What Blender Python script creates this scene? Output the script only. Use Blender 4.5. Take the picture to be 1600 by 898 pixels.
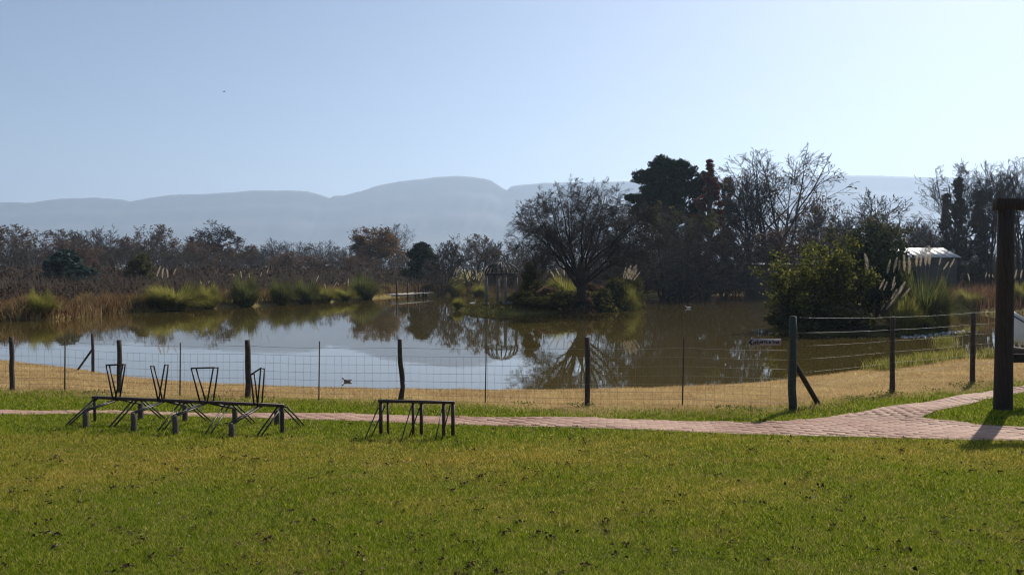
import bpy, math, random
import numpy as np

# ------------------------------------------------------------------ camera, sky, sun, exposure
scene = bpy.context.scene
for o in list(bpy.data.objects): bpy.data.objects.remove(o)
R = math.radians
CAMZ = 2.8                       # eye height above the water of the pond (water is z = 0)
F = 1600 * 28 / 36.0             # focal length in pixels of a 1600 px wide frame
PITCH = math.atan(25 / F)
cam_d = bpy.data.cameras.new("camera"); cam = bpy.data.objects.new("camera", cam_d)
scene.collection.objects.link(cam)
cam_d.sensor_width = 36; cam_d.lens = 28; cam_d.clip_start = 0.05; cam_d.clip_end = 30000
cam.location = (0, 0, CAMZ); cam.rotation_euler = (math.pi / 2 - PITCH, 0, 0)
scene.camera = cam

SUN_EL, SUN_AZ = R(40), R(36)    # azimuth measured from straight ahead towards the right
world = bpy.data.worlds.new("World"); scene.world = world; world.use_nodes = True
wn = world.node_tree.nodes; wl = world.node_tree.links; wn.clear()
sky = wn.new("ShaderNodeTexSky"); sky.sky_type = 'NISHITA'; sky.sun_disc = False
sky.sun_elevation = SUN_EL; sky.sun_rotation = SUN_AZ
sky.altitude = 1300; sky.air_density = 0.9; sky.dust_density = 2.3; sky.ozone_density = 1.0
bg = wn.new("ShaderNodeBackground"); bg.inputs[1].default_value = 0.078
wo = wn.new("ShaderNodeOutputWorld")
wl.new(sky.outputs[0], bg.inputs[0]); wl.new(bg.outputs[0], wo.inputs[0])

sd_ = bpy.data.lights.new("sun", 'SUN'); sun = bpy.data.objects.new("sun", sd_)
scene.collection.objects.link(sun)
sd_.energy = 5.0; sd_.angle = R(0.53); sd_.color = (1.0, 0.93, 0.82)
# the lamp shines along its -Z: aim that away from the sun's place in the sky
from mathutils import Vector, Matrix
sv = Vector((math.cos(SUN_EL) * math.sin(SUN_AZ), math.cos(SUN_EL) * math.cos(SUN_AZ), math.sin(SUN_EL)))
sun.rotation_euler = sv.to_track_quat('Z', 'Y').to_euler(); sun.location = (60, 80, 90)
vs = scene.view_settings
vs.view_transform = 'Standard'; vs.look = 'None'; vs.gamma = 1; vs.use_curve_mapping = False
vs.exposure = 0.45
HAZE_DENSITY = 0.00021
scene.cycles.max_bounces = 6; scene.cycles.diffuse_bounces = 3; scene.cycles.glossy_bounces = 3
scene.cycles.transmission_bounces = 3; scene.cycles.transparent_max_bounces = 4
scene.cycles.volume_bounces = 1
scene.cycles.use_denoising = True; scene.cycles.filter_width = 1.15
scene.cycles.sample_clamp_indirect = 6

# ------------------------------------------------------------------ helpers
COL = scene.collection
rng = np.random.default_rng(7)

def ray(px, py):
    x = (px - 800) / F; yd = (py - 449) / F
    c, s = math.cos(PITCH), math.sin(PITCH)
    return np.array([x, c - yd * s, -s - yd * c])

def at(px, py, Y):
    """world point seen at a pixel, at forward distance Y"""
    d = ray(px, py); t = Y / d[1]
    return np.array([0, 0, CAMZ]) + d * t

def onwater(px, py):
    d = ray(px, py); t = -CAMZ / d[2]
    return np.array([d[0] * t, d[1] * t])

def np_mesh(name, V, Fc):
    """mesh from numpy arrays; Fc is (n,3) or (n,4) or a list of those"""
    if not isinstance(Fc, (list, tuple)): Fc = [Fc]
    Fc = [np.asarray(f, dtype=np.int32) for f in Fc if len(f)]
    me = bpy.data.meshes.new(name)
    V = np.ascontiguousarray(V, dtype=np.float32)
    me.vertices.add(len(V)); me.vertices.foreach_set("co", V.ravel())
    loops = np.concatenate([f.ravel() for f in Fc])
    tot = np.concatenate([np.full(len(f), f.shape[1], dtype=np.int32) for f in Fc])
    start = np.concatenate([[0], np.cumsum(tot)[:-1]]).astype(np.int32)
    me.loops.add(len(loops)); me.loops.foreach_set("vertex_index", loops)
    me.polygons.add(len(tot)); me.polygons.foreach_set("loop_start", start)
    me.update(calc_edges=True)
    return me

def link(name, me, mat=None, parent=None, smooth=False, loc=None):
    if mat is not None and not me.materials: me.materials.append(mat)
    if smooth: me.polygons.foreach_set("use_smooth", np.ones(len(me.polygons), dtype=bool))
    o = bpy.data.objects.new(name, me); COL.objects.link(o)
    if parent is not None: o.parent = parent
    if loc is not None: o.location = loc
    return o

def tag(o, label, cat, group=None, kind=None):
    o["label"] = label
    if cat: o["category"] = cat
    if group: o["group"] = group
    if kind: o["kind"] = kind
    return o

def empty(name, loc, rz=0.0):
    o = bpy.data.objects.new(name, None); COL.objects.link(o)
    o.location = loc; o.rotation_euler = (0, 0, rz); o.empty_display_size = 0.2
    return o

def tubes(P0, P1, R0, R1, n=4, cap=False):
    """separate tapered prisms for arrays of segments"""
    P0 = np.asarray(P0, float).reshape(-1, 3); P1 = np.asarray(P1, float).reshape(-1, 3)
    R0 = np.broadcast_to(np.asarray(R0, float), (len(P0),)); R1 = np.broadcast_to(np.asarray(R1, float), (len(P0),))
    d = P1 - P0; L = np.linalg.norm(d, axis=1, keepdims=True); d = d / np.maximum(L, 1e-9)
    ref = np.where(np.abs(d[:, 2:3]) > 0.9, np.array([[1., 0, 0]]), np.array([[0, 0, 1.]]))
    u = np.cross(ref, d); u /= np.linalg.norm(u, axis=1, keepdims=True); v = np.cross(d, u)
    a = np.arange(n) * 2 * np.pi / n + (np.pi / 4 if n == 4 else 0)
    ring = np.cos(a)[None, :, None] * u[:, None, :] + np.sin(a)[None, :, None] * v[:, None, :]
    A = P0[:, None, :] + ring * R0[:, None, None]; B = P1[:, None, :] + ring * R1[:, None, None]
    V = np.concatenate([A, B], axis=1).reshape(-1, 3)
    base = (np.arange(len(P0)) * 2 * n)[:, None]
    i = np.arange(n); j = (i + 1) % n
    Q = np.stack([base + i, base + j, base + n + j, base + n + i], axis=2).reshape(-1, 4)
    Fs = [Q]
    if cap:
        if n == 3: Fs += [(base + np.array([2, 1, 0])).reshape(-1, 3), (base + n + np.array([0, 1, 2])).reshape(-1, 3)]
        else:
            Fs += [(base + np.arange(n)[::-1]).reshape(-1, n), (base + n + np.arange(n)).reshape(-1, n)]
    return V, Fs

def join(parts):
    """parts: list of (V, [faces]) -> one (V, faces)"""
    Vs, Fs, off = [], [], 0
    for V, fl in parts:
        Vs.append(V)
        for f in (fl if isinstance(fl, (list, tuple)) else [fl]): Fs.append(np.asarray(f) + off)
        off += len(V)
    return np.concatenate(Vs), Fs

def polytube(pts, r, n=6):
    """one continuous tube along a polyline; r scalar or per point"""
    pts = np.asarray(pts, float); m = len(pts); r = np.broadcast_to(np.asarray(r, float), (m,))
    T = np.gradient(pts, axis=0); T /= np.linalg.norm(T, axis=1, keepdims=True)
    ref = np.array([0, 0, 1.]) if abs(T[:, 2]).mean() < 0.8 else np.array([1., 0, 0])
    U = np.cross(ref, T); U /= np.linalg.norm(U, axis=1, keepdims=True); W = np.cross(T, U)
    a = np.arange(n) * 2 * np.pi / n
    V = (pts[:, None, :] + r[:, None, None] * (np.cos(a)[None, :, None] * U[:, None, :] + np.sin(a)[None, :, None] * W[:, None, :])).reshape(-1, 3)
    i = np.arange(n); j = (i + 1) % n
    Q = np.concatenate([np.stack([k * n + i, k * n + j, (k + 1) * n + j, (k + 1) * n + i], 1) for k in range(m - 1)])
    return V, [Q, np.arange(n)[::-1][None, :], ((m - 1) * n + np.arange(n))[None, :]]

def boxv(c, s, rz=0.0):
    """box, centre c, full size s"""
    x, y, z = np.array(s) / 2
    V = np.array([[-x, -y, -z], [x, -y, -z], [x, y, -z], [-x, y, -z], [-x, -y, z], [x, -y, z], [x, y, z], [-x, y, z]])
    ca, sa = math.cos(rz), math.sin(rz)
    V = V @ np.array([[ca, sa, 0], [-sa, ca, 0], [0, 0, 1]]) + np.array(c)
    Q = np.array([[3, 2, 1, 0], [4, 5, 6, 7], [0, 1, 5, 4], [1, 2, 6, 5], [2, 3, 7, 6], [3, 0, 4, 7]])
    return V, [Q]

def build(name, vf, mat, parent=None, smooth=False, loc=None):
    me = np_mesh(name, vf[0], vf[1])
    return link(name, me, mat, parent, smooth, loc)

# ------------------------------------------------------------------ materials
def new_mat(name):
    m = bpy.data.materials.new(name); m.use_nodes = True
    nt = m.node_tree; nt.nodes.clear()
    out = nt.nodes.new("ShaderNodeOutputMaterial")
    return m, nt, out

def N(nt, t, **kw):
    n = nt.nodes.new(t)
    for k, v in kw.items(): setattr(n, k, v)
    return n

def ramp(nt, fac, stops):
    r = N(nt, "ShaderNodeValToRGB"); e = r.color_ramp.elements
    while len(e) < len(stops): e.new(0.5)
    for k, (p, c) in enumerate(stops): e[k].position = p; e[k].color = (*c, 1)
    nt.links.new(fac, r.inputs[0]); return r.outputs[0]

def noise(nt, scale, detail=4, rough=0.55, vec=None, sc3=None):
    n = N(nt, "ShaderNodeTexNoise"); n.inputs["Scale"].default_value = scale
    n.inputs["Detail"].default_value = detail; n.inputs["Roughness"].default_value = rough
    if vec is None:
        g = N(nt, "ShaderNodeTexCoord"); vec = g.outputs["Object"]
    if sc3 is not None:
        mp = N(nt, "ShaderNodeMapping"); mp.inputs["Scale"].default_value = sc3
        nt.links.new(vec, mp.inputs[0]); vec = mp.outputs[0]
    nt.links.new(vec, n.inputs["Vector"]); return n.outputs["Fac"]

def solid(name, c0, c1, scale=8, rough=0.8, bump=0.0, sc3=None, metal=0.0, spec=0.3):
    m, nt, out = new_mat(name)
    b = N(nt, "ShaderNodeBsdfPrincipled"); b.inputs["Roughness"].default_value = rough
    b.inputs["Metallic"].default_value = metal; b.inputs["Specular IOR Level"].default_value = spec
    f = noise(nt, scale, 5, 0.6, sc3=sc3)
    nt.links.new(ramp(nt, f, [(0.3, c0), (0.7, c1)]), b.inputs["Base Color"])
    if bump:
        bp = N(nt, "ShaderNodeBump"); bp.inputs["Strength"].default_value = bump; bp.inputs["Distance"].default_value = 0.02
        nt.links.new(f, bp.inputs["Height"]); nt.links.new(bp.outputs[0], b.inputs["Normal"])
    nt.links.new(b.outputs[0], out.inputs[0]); return m

def leafmat(name, stops, transl=0.35, gloss=0.0, bigscale=None, bigstops=None, bigmix=0.6):
    """thin leaves or blades: diffuse + translucent, colour varying from leaf to leaf"""
    m, nt, out = new_mat(name)
    g = N(nt, "ShaderNodeNewGeometry")
    col = ramp(nt, g.outputs["Random Per Island"], stops)
    if bigscale:
        f = noise(nt, bigscale, 4, 0.6, vec=g.outputs["Position"])
        c2 = ramp(nt, f, bigstops)
        mx = N(nt, "ShaderNodeMix", data_type='RGBA'); mx.inputs[0].default_value = bigmix
        nt.links.new(col, mx.inputs[6]); nt.links.new(c2, mx.inputs[7]); col = mx.outputs[2]
    d = N(nt, "ShaderNodeBsdfDiffuse"); t = N(nt, "ShaderNodeBsdfTranslucent")
    nt.links.new(col, d.inputs[0]); nt.links.new(col, t.inputs[0])
    a = N(nt, "ShaderNodeMixShader"); a.inputs[0].default_value = transl
    nt.links.new(d.outputs[0], a.inputs[1]); nt.links.new(t.outputs[0], a.inputs[2])
    gl = N(nt, "ShaderNodeBsdfGlossy"); gl.inputs["Roughness"].default_value = 0.45
    gl.inputs["Color"].default_value = (1, 1, 1, 1)
    b = N(nt, "ShaderNodeMixShader"); b.inputs[0].default_value = gloss
    nt.links.new(a.outputs[0], b.inputs[1]); nt.links.new(gl.outputs[0], b.inputs[2])
    nt.links.new(b.outputs[0], out.inputs[0]); return m

M = {}
M['bark'] = solid('bark', (0.018, 0.014, 0.011), (0.042, 0.034, 0.027), 6, 0.9)
M['bark_grey'] = solid('bark_grey', (0.035, 0.030, 0.026), (0.085, 0.073, 0.064), 6, 0.9)
M['bark_brown'] = solid('bark_brown', (0.045, 0.032, 0.024), (0.10, 0.072, 0.055), 6, 0.9)
M['bark_pale'] = solid('bark_pale', (0.14, 0.125, 0.11), (0.24, 0.22, 0.19), 5, 0.9)
M['leaf_russet'] = leafmat('leaf_russet', [(0, (0.08, 0.048, 0.030)), (0.5, (0.13, 0.082, 0.05)), (1, (0.20, 0.13, 0.08))])
M['leaf_orange'] = leafmat('leaf_orange', [(0, (0.08, 0.042, 0.016)), (0.5, (0.15, 0.083, 0.030)), (1, (0.21, 0.13, 0.05))], 0.4)
M['leaf_brown'] = leafmat('leaf_brown', [(0, (0.025, 0.017, 0.013)), (0.6, (0.055, 0.038, 0.028)), (1, (0.12, 0.085, 0.055))], 0.3)
M['leaf_olive'] = leafmat('leaf_olive', [(0, (0.045, 0.05, 0.018)), (0.6, (0.075, 0.075, 0.026)), (1, (0.13, 0.11, 0.04))])
M['leaf_tan'] = leafmat('leaf_tan', [(0, (0.10, 0.07, 0.045)), (1, (0.22, 0.17, 0.11))])
M['leaf_dark'] = leafmat('leaf_dark', [(0, (0.018, 0.03, 0.016)), (1, (0.045, 0.065, 0.03))], 0.15)
M['leaf_blue'] = leafmat('leaf_blue', [(0, (0.03, 0.05, 0.04)), (1, (0.09, 0.13, 0.11))], 0.15)
M['leaf_pine'] = leafmat('leaf_pine', [(0, (0.014, 0.026, 0.012)), (1, (0.035, 0.055, 0.022))], 0.1)
M['leaf_rust'] = leafmat('leaf_rust', [(0, (0.08, 0.030, 0.018)), (1, (0.20, 0.080, 0.042))], 0.4)
M['leaf_bush'] = leafmat('leaf_bush', [(0, (0.035, 0.045, 0.011)), (0.6, (0.10, 0.11, 0.022)), (1, (0.23, 0.21, 0.045))], 0.5)
M['pampas'] = leafmat('pampas', [(0, (0.10, 0.115, 0.022)), (0.55, (0.24, 0.235, 0.045)), (1, (0.38, 0.32, 0.11))], 0.5)
M['pampas_dark'] = leafmat('pampas_dark', [(0, (0.05, 0.065, 0.022)), (0.6, (0.10, 0.12, 0.032)), (1, (0.24, 0.22, 0.08))], 0.45)
M['plume'] = leafmat('plume', [(0, (0.42, 0.35, 0.26)), (1, (0.70, 0.61, 0.48))], 0.5, 0.0)
M['stem'] = leafmat('stem', [(0, (0.22, 0.18, 0.09)), (1, (0.34, 0.28, 0.15))], 0.2)
M['reed'] = leafmat('reed', [(0, (0.05, 0.028, 0.014)), (0.5, (0.17, 0.10, 0.045)), (0.85, (0.36, 0.27, 0.14)), (1, (0.16, 0.17, 0.05))], 0.35,
                    bigscale=0.35, bigstops=[(0.38, (0.12, 0.045, 0.02)), (0.6, (0.27, 0.19, 0.09))], bigmix=0.45)
M['redreed'] = leafmat('redreed', [(0, (0.10, 0.05, 0.03)), (1, (0.22, 0.125, 0.065))], 0.35)
M['wood_post'] = solid('wood_post', (0.03, 0.022, 0.017), (0.075, 0.055, 0.042), 14, 0.85, 0.5, (3, 3, 0.5))
M['wood_red'] = solid('wood_red', (0.022, 0.015, 0.012), (0.055, 0.036, 0.027), 14, 0.85, 0.6, (3, 3, 0.4))
M['green_post'] = solid('green_post', (0.022, 0.03, 0.026), (0.04, 0.05, 0.042), 10, 0.7, 0.3, (3, 3, .5))
M['wire'] = solid('wire', (0.05, 0.05, 0.05), (0.11, 0.105, 0.10), 6, 0.55, metal=0.0, spec=0.5)
M['bright_wire'] = solid('bright_wire', (0.09, 0.09, 0.09), (0.16, 0.155, 0.15), 6, 0.5, metal=0.3, spec=0.5)
M['steel'] = solid('steel', (0.018, 0.016, 0.015), (0.035, 0.03, 0.028), 20, 0.42, metal=0.0, spec=0.4)
M['rust_steel'] = solid('rust_steel', (0.035, 0.018, 0.014), (0.075, 0.035, 0.026), 20, 0.55, metal=0.2, spec=0.5)
M['stump'] = solid('stump', (0.05, 0.04, 0.034), (0.11, 0.09, 0.075), 16, 0.9, 0.6, (3, 3, 0.5))
M['stone'] = solid('stone', (0.13, 0.115, 0.10), (0.22, 0.20, 0.175), 5, 0.85, 0.2)
M['iron'] = solid('iron', (0.02, 0.02, 0.02), (0.04, 0.04, 0.04), 8, 0.6)
M['deck'] = solid('deck', (0.42, 0.38, 0.32), (0.6, 0.55, 0.48), 3, 0.8)
M['roof_white'] = solid('roof_white', (0.36, 0.36, 0.36), (0.5, 0.5, 0.5), 2, 0.5)
M['wall_dark'] = solid('wall_dark', (0.05, 0.042, 0.038), (0.09, 0.075, 0.065), 2, 0.9)
M['wall_board'] = solid('wall_board', (0.13, 0.10, 0.08), (0.2, 0.155, 0.125), 2, 0.9)
M['glass_dark'] = solid('glass_dark', (0.02, 0.025, 0.03), (0.03, 0.035, 0.04), 2, 0.1, spec=0.5)
M['hull'] = solid('hull', (0.80, 0.81, 0.82), (0.88, 0.88, 0.88), 3, 0.35, spec=0.5)
M['blue'] = solid('blue', (0.02, 0.05, 0.22), (0.03, 0.07, 0.28), 3, 0.35, spec=0.5)
M['sign'] = solid('sign', (0.30, 0.25, 0.27), (0.40, 0.33, 0.35), 9, 0.6)
M['black'] = solid('black', (0.01, 0.01, 0.01), (0.016, 0.015, 0.015), 9, 0.6)
M['feather_white'] = solid('feather_white', (0.55, 0.54, 0.52), (0.75, 0.74, 0.72), 12, 0.8)
M['feather_grey'] = solid('feather_grey', (0.10, 0.085, 0.07), (0.42, 0.40, 0.37), 5, 0.8)
M['feather_dark'] = solid('feather_dark', (0.02, 0.017, 0.015), (0.07, 0.05, 0.04), 12, 0.8)
M['beak'] = solid('beak', (0.35, 0.14, 0.03), (0.4, 0.18, 0.04), 12, 0.6)
M['litter'] = leafmat('litter', [(0, (0.018, 0.013, 0.010)), (0.7, (0.05, 0.034, 0.022)), (0.95, (0.10, 0.07, 0.042)), (1.0, (0.30, 0.26, 0.20))], 0.05)
M['litter_red'] = leafmat('litter_red', [(0, (0.09, 0.04, 0.025)), (1, (0.22, 0.10, 0.055))], 0.1)
M['islandgrass'] = leafmat('island_grass', [(0, (0.035, 0.035, 0.012)), (0.6, (0.075, 0.065, 0.022)), (1, (0.17, 0.13, 0.055))], 0.3)
M['clover'] = leafmat('clover', [(0, (0.05, 0.09, 0.016)), (1, (0.11, 0.16, 0.03))], 0.35)
M['foam'] = solid('foam', (0.72, 0.74, 0.76), (0.85, 0.86, 0.87), 6, 0.3, spec=0.5)

# lawn blades: green, with straw-coloured patches of the lawn's own (position noise) and blade-to-blade change
def lawn_mat():
    m, nt, out = new_mat('lawn_blade'); g = N(nt, "ShaderNodeNewGeometry")
    isl = g.outputs["Random Per Island"]; pos = g.outputs["Position"]
    green = ramp(nt, isl, [(0, (0.020, 0.048, 0.004)), (0.35, (0.112, 0.180, 0.006)), (0.8, (0.30, 0.345, 0.016)), (1, (0.52, 0.44, 0.16))])
    straw = ramp(nt, isl, [(0, (0.20, 0.16, 0.02)), (0.5, (0.46, 0.345, 0.055)), (1, (0.68, 0.50, 0.16))])
    f1 = noise(nt, 0.75, 5, 0.7, vec=pos, sc3=(0.55, 1, 1)); f2 = noise(nt, 6.0, 3, 0.6, vec=pos)
    at_ = N(nt, "ShaderNodeAttribute"); at_.attribute_name = "dry"
    ad = N(nt, "ShaderNodeMath", operation='ADD'); nt.links.new(f1, ad.inputs[0])
    ml = N(nt, "ShaderNodeMath", operation='MULTIPLY'); nt.links.new(f2, ml.inputs[0]); ml.inputs[1].default_value = 0.45
    nt.links.new(ml.outputs[0], ad.inputs[1])
    a2 = N(nt, "ShaderNodeMath", operation='ADD'); nt.links.new(ad.outputs[0], a2.inputs[0]); nt.links.new(at_.outputs["Fac"], a2.inputs[1])
    mr = N(nt, "ShaderNodeMapRange"); mr.inputs[1].default_value = 0.66; mr.inputs[2].default_value = 1.05
    nt.links.new(a2.outputs[0], mr.inputs[0])
    mx = N(nt, "ShaderNodeMix", data_type='RGBA'); nt.links.new(mr.outputs[0], mx.inputs[0])
    nt.links.new(green, mx.inputs[6]); nt.links.new(straw, mx.inputs[7]); col = mx.outputs[2]
    d = N(nt, "ShaderNodeBsdfDiffuse"); t = N(nt, "ShaderNodeBsdfTranslucent")
    nt.links.new(col, d.inputs[0]); nt.links.new(col, t.inputs[0])
    a = N(nt, "ShaderNodeMixShader"); a.inputs[0].default_value = 0.5
    nt.links.new(d.outputs[0], a.inputs[1]); nt.links.new(t.outputs[0], a.inputs[2])
    nt.links.new(a.outputs[0], out.inputs[0]); return m
M['lawn'] = lawn_mat()
M['dry'] = leafmat('dry_grass', [(0, (0.21, 0.14, 0.06)), (0.5, (0.50, 0.36, 0.165)), (1, (0.74, 0.58, 0.32))], 0.5,
                   bigscale=0.9, bigstops=[(0.35, (0.26, 0.145, 0.06)), (0.65, (0.66, 0.48, 0.22))], bigmix=0.45)

def ground_mat():
    m, nt, out = new_mat('ground'); g = N(nt, "ShaderNodeNewGeometry"); pos = g.outputs["Position"]
    a = N(nt, "ShaderNodeAttribute"); a.attribute_name = "dry"
    f = noise(nt, 2.5, 6, 0.65, vec=pos); f2 = noise(nt, 30, 3, 0.6, vec=pos)
    mxf = N(nt, "ShaderNodeMath", operation='MULTIPLY_ADD'); mxf.inputs[1].default_value = 0.5
    nt.links.new(f2, mxf.inputs[0]); nt.links.new(f, mxf.inputs[2])
    green = ramp(nt, mxf.outputs[0], [(0.5, (0.05, 0.06, 0.015)), (0.75, (0.10, 0.105, 0.022)), (0.95, (0.14, 0.10, 0.045))])
    dry = ramp(nt, mxf.outputs[0], [(0.45, (0.16, 0.10, 0.05)), (0.9, (0.34, 0.25, 0.12))])
    mx = N(nt, "ShaderNodeMix", data_type='RGBA'); nt.links.new(a.outputs["Fac"], mx.inputs[0])
    nt.links.new(green, mx.inputs[6]); nt.links.new(dry, mx.inputs[7])
    b = N(nt, "ShaderNodeBsdfDiffuse"); nt.links.new(mx.outputs[2], b.inputs[0])
    bp = N(nt, "ShaderNodeBump"); bp.inputs["Strength"].default_value = 0.6; bp.inputs["Distance"].default_value = 0.03
    nt.links.new(f2, bp.inputs["Height"]); nt.links.new(bp.outputs[0], b.inputs["Normal"])
    nt.links.new(b.outputs[0], out.inputs[0]); return m
M['ground'] = ground_mat()

def water_mat():
    m, nt, out = new_mat('pond_water')
    g = N(nt, "ShaderNodeNewGeometry"); pos = g.outputs["Position"]
    b = N(nt, "ShaderNodeBsdfPrincipled")
    f = noise(nt, 0.08, 3, 0.5, vec=pos)
    nt.links.new(ramp(nt, f, [(0.3, (0.060, 0.044, 0.011)), (0.7, (0.075, 0.056, 0.015))]), b.inputs["Base Color"])
    b.inputs["Roughness"].default_value = 0.015; b.inputs["IOR"].default_value = 1.75
    n1 = noise(nt, 1.6, 3, 0.5, vec=pos); n2 = noise(nt, 9, 2, 0.5, vec=pos)
    mx = N(nt, "ShaderNodeMath", operation='MULTIPLY_ADD'); mx.inputs[1].default_value = 0.12
    nt.links.new(n2, mx.inputs[0]); nt.links.new(n1, mx.inputs[2])
    bp = N(nt, "ShaderNodeBump"); bp.inputs["Strength"].default_value = 0.06; bp.inputs["Distance"].default_value = 0.018
    nt.links.new(mx.outputs[0], bp.inputs["Height"]); nt.links.new(bp.outputs[0], b.inputs["Normal"])
    nt.links.new(b.outputs[0], out.inputs[0]); return m
M['water'] = water_mat()

def brick_mat():
    m, nt, out = new_mat('paver_brick')
    oi = N(nt, "ShaderNodeObjectInfo"); g = N(nt, "ShaderNodeNewGeometry")
    ad = N(nt, "ShaderNodeMath", operation='ADD'); nt.links.new(oi.outputs["Random"], ad.inputs[0]); nt.links.new(g.outputs["Random Per Island"], ad.inputs[1])
    fr = N(nt, "ShaderNodeMath", operation='FRACT'); nt.links.new(ad.outputs[0], fr.inputs[0])
    c = ramp(nt, fr.outputs[0], [(0, (0.17, 0.075, 0.045)), (0.5, (0.25, 0.125, 0.08)), (1, (0.34, 0.20, 0.14))])
    f = noise(nt, 0.8, 5, 0.65, vec=g.outputs["Position"])
    dust = ramp(nt, f, [(0.38, (0.20, 0.10, 0.065)), (0.62, (0.40, 0.275, 0.20))])
    mx = N(nt, "ShaderNodeMix", data_type='RGBA'); mx.inputs[0].default_value = 0.5
    nt.links.new(c, mx.inputs[6]); nt.links.new(dust, mx.inputs[7])
    b = N(nt, "ShaderNodeBsdfPrincipled"); b.inputs["Roughness"].default_value = 0.85
    nt.links.new(mx.outputs[2], b.inputs["Base Color"])
    f2 = noise(nt, 60, 4, 0.6, vec=g.outputs["Position"])
    bp = N(nt, "ShaderNodeBump"); bp.inputs["Strength"].default_value = 0.4; bp.inputs["Distance"].default_value = 0.004
    nt.links.new(f2, bp.inputs["Height"]); nt.links.new(bp.outputs[0], b.inputs["Normal"])
    nt.links.new(b.outputs[0], out.inputs[0]); return m
M['brick'] = brick_mat()
M['sand'] = solid('joint_sand', (0.20, 0.12, 0.085), (0.34, 0.24, 0.175), 6, 0.95, 0.4)
M['hill'] = solid('hill', (0.015, 0.018, 0.012), (0.085, 0.07, 0.05), 0.009, 0.95, sc3=(0.6, 0.6, 2.2))

# ------------------------------------------------------------------ terrain: pond outline, heights
near = [(-300, 545), (0, 565), (60, 572), (130, 580), (240, 597), (350, 604), (500, 611), (650, 614), (800, 614.5), (950, 613), (1100, 608),
        (1190, 601), (1260, 592), (1340, 582), (1400, 575), (1440, 570), (1500, 563), (1560, 557), (1650, 553), (1800, 546)]
far = [(2300, 498), (1900, 493), (1700, 491), (1600, 491), (1540, 490), (1480, 488), (1400, 480), (1310, 469), (1220, 461), (1170, 459.5), (1110, 461), (1060, 465),
       (1000, 463), (900, 461), (800, 461), (720, 461.5), (668, 461.0), (640, 461.5), (605, 464), (540, 470), (480, 474), (400, 478), (300, 483.5), (225, 487),
       (160, 490), (125, 496), (80, 500), (0, 503), (-120, 508), (-300, 516)]
isl = [(706, 481), (716, 485), (735, 488), (770, 490.5), (820, 491), (880, 488), (940, 481), (985, 475), (1012, 470), (1000, 466), (950, 465.5), (880, 468), (800, 470), (735, 474)]
POND = np.array([onwater(*p) for p in near + far])
ISL = np.array([onwater(*p) for p in isl])

def smooth_poly(P, it=2):
    for _ in range(it):
        Q = np.roll(P, -1, axis=0); P = np.stack([0.75 * P + 0.25 * Q, 0.25 * P + 0.75 * Q], 1).reshape(-1, 2)
    return P
POND = smooth_poly(POND, 1); ISL = smooth_poly(ISL, 1)
BUSH = np.array([[15.2 + 4.0 * math.cos(a) * (1 + 0.08 * math.sin(3 * a)) + 1.0, 37.6 + 2.6 * math.sin(a)] for a in np.linspace(0, 2 * math.pi, 24, endpoint=False)])

def sdist(X, Y, P):
    """signed distance to polygon, negative inside"""
    X = np.asarray(X, float); Y = np.asarray(Y, float); sh = X.shape; X = X.ravel(); Y = Y.ravel()
    D = np.full(X.shape, 1e18); ins = np.zeros(X.shape, bool)
    for (ax, ay), (bx, by) in zip(P, np.roll(P, -1, axis=0)):
        dx, dy = bx - ax, by - ay; L2 = dx * dx + dy * dy + 1e-12
        t = np.clip(((X - ax) * dx + (Y - ay) * dy) / L2, 0, 1)
        D = np.minimum(D, (X - ax - t * dx) ** 2 + (Y - ay - t * dy) ** 2)
        c = ((ay > Y) != (by > Y)) & (X < (bx - ax) * (Y - ay) / (by - ay + 1e-12) + ax); ins ^= c
    D = np.sqrt(D); return np.where(ins, -D, D).reshape(sh)

def ground(X, Y):
    X = np.asarray(X, float); Y = np.asarray(Y, float)
    s = sdist(X, Y, POND)
    zn = np.interp(s, [0, 0.25, 1.5, 6, 9, 18, 40, 200], [0, 0.10, 0.27, 0.66, 0.80, 1.05, 1.3, 1.6])
    zf = np.interp(s, [0, 0.2, 1.0, 5, 25, 150, 1500, 6000], [0, 0.22, 0.33, 0.42, 0.6, 1.2, 6, 20])
    w = np.clip((Y - 30) / 12, 0, 1); w = w * w * (3 - 2 * w)
    zo = zn * (1 - w) + zf * w
    zi = np.interp(-s, [0, 0.5, 4], [0, -0.2, -0.7])
    z = np.where(s > 0, zo, zi)
    si = sdist(X, Y, ISL); zi2 = np.interp(-si, [-1.5, 0, 0.25, 1.5, 4], [-0.7, 0, 0.22, 0.40, 0.5])
    z = np.where((s < 0) & (si < 1.5), np.maximum(z, zi2), z)
    sb = sdist(X, Y, BUSH); zb = np.interp(-sb, [-1.5, 0, 0.4, 2], [-0.7, 0, 0.12, 0.25])
    z = np.where((s < 0) & (sb < 1.5), np.maximum(z, zb), z)
    und = 0.025 * np.sin(X * 0.9 + 1.3) * np.sin(Y * 0.7) + 0.015 * np.sin(X * 2.1 + Y * 1.7)
    return z + und * np.clip(s - 0.5, 0, 1) * np.clip(1 - (Y - 60) / 40, 0, 1)

def gz(x, y): return float(ground(np.array([x]), np.array([y]))[0])

def hit(px, py, tmax=130.0):
    """where the view ray through a pixel meets the ground"""
    d = ray(px, py); t = np.linspace(2.0, tmax, 3000)
    P = np.array([0, 0, CAMZ]) + t[:, None] * d
    h = P[:, 2] - ground(P[:, 0], P[:, 1]); k = int(np.argmax(h < 0))
    if h[k] >= 0: k = len(t) - 1
    k = max(k, 1); f = h[k - 1] / (h[k - 1] - h[k] + 1e-12); p = P[k - 1] + f * (P[k] - P[k - 1])
    return np.array([p[0], p[1], gz(p[0], p[1])])

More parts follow.
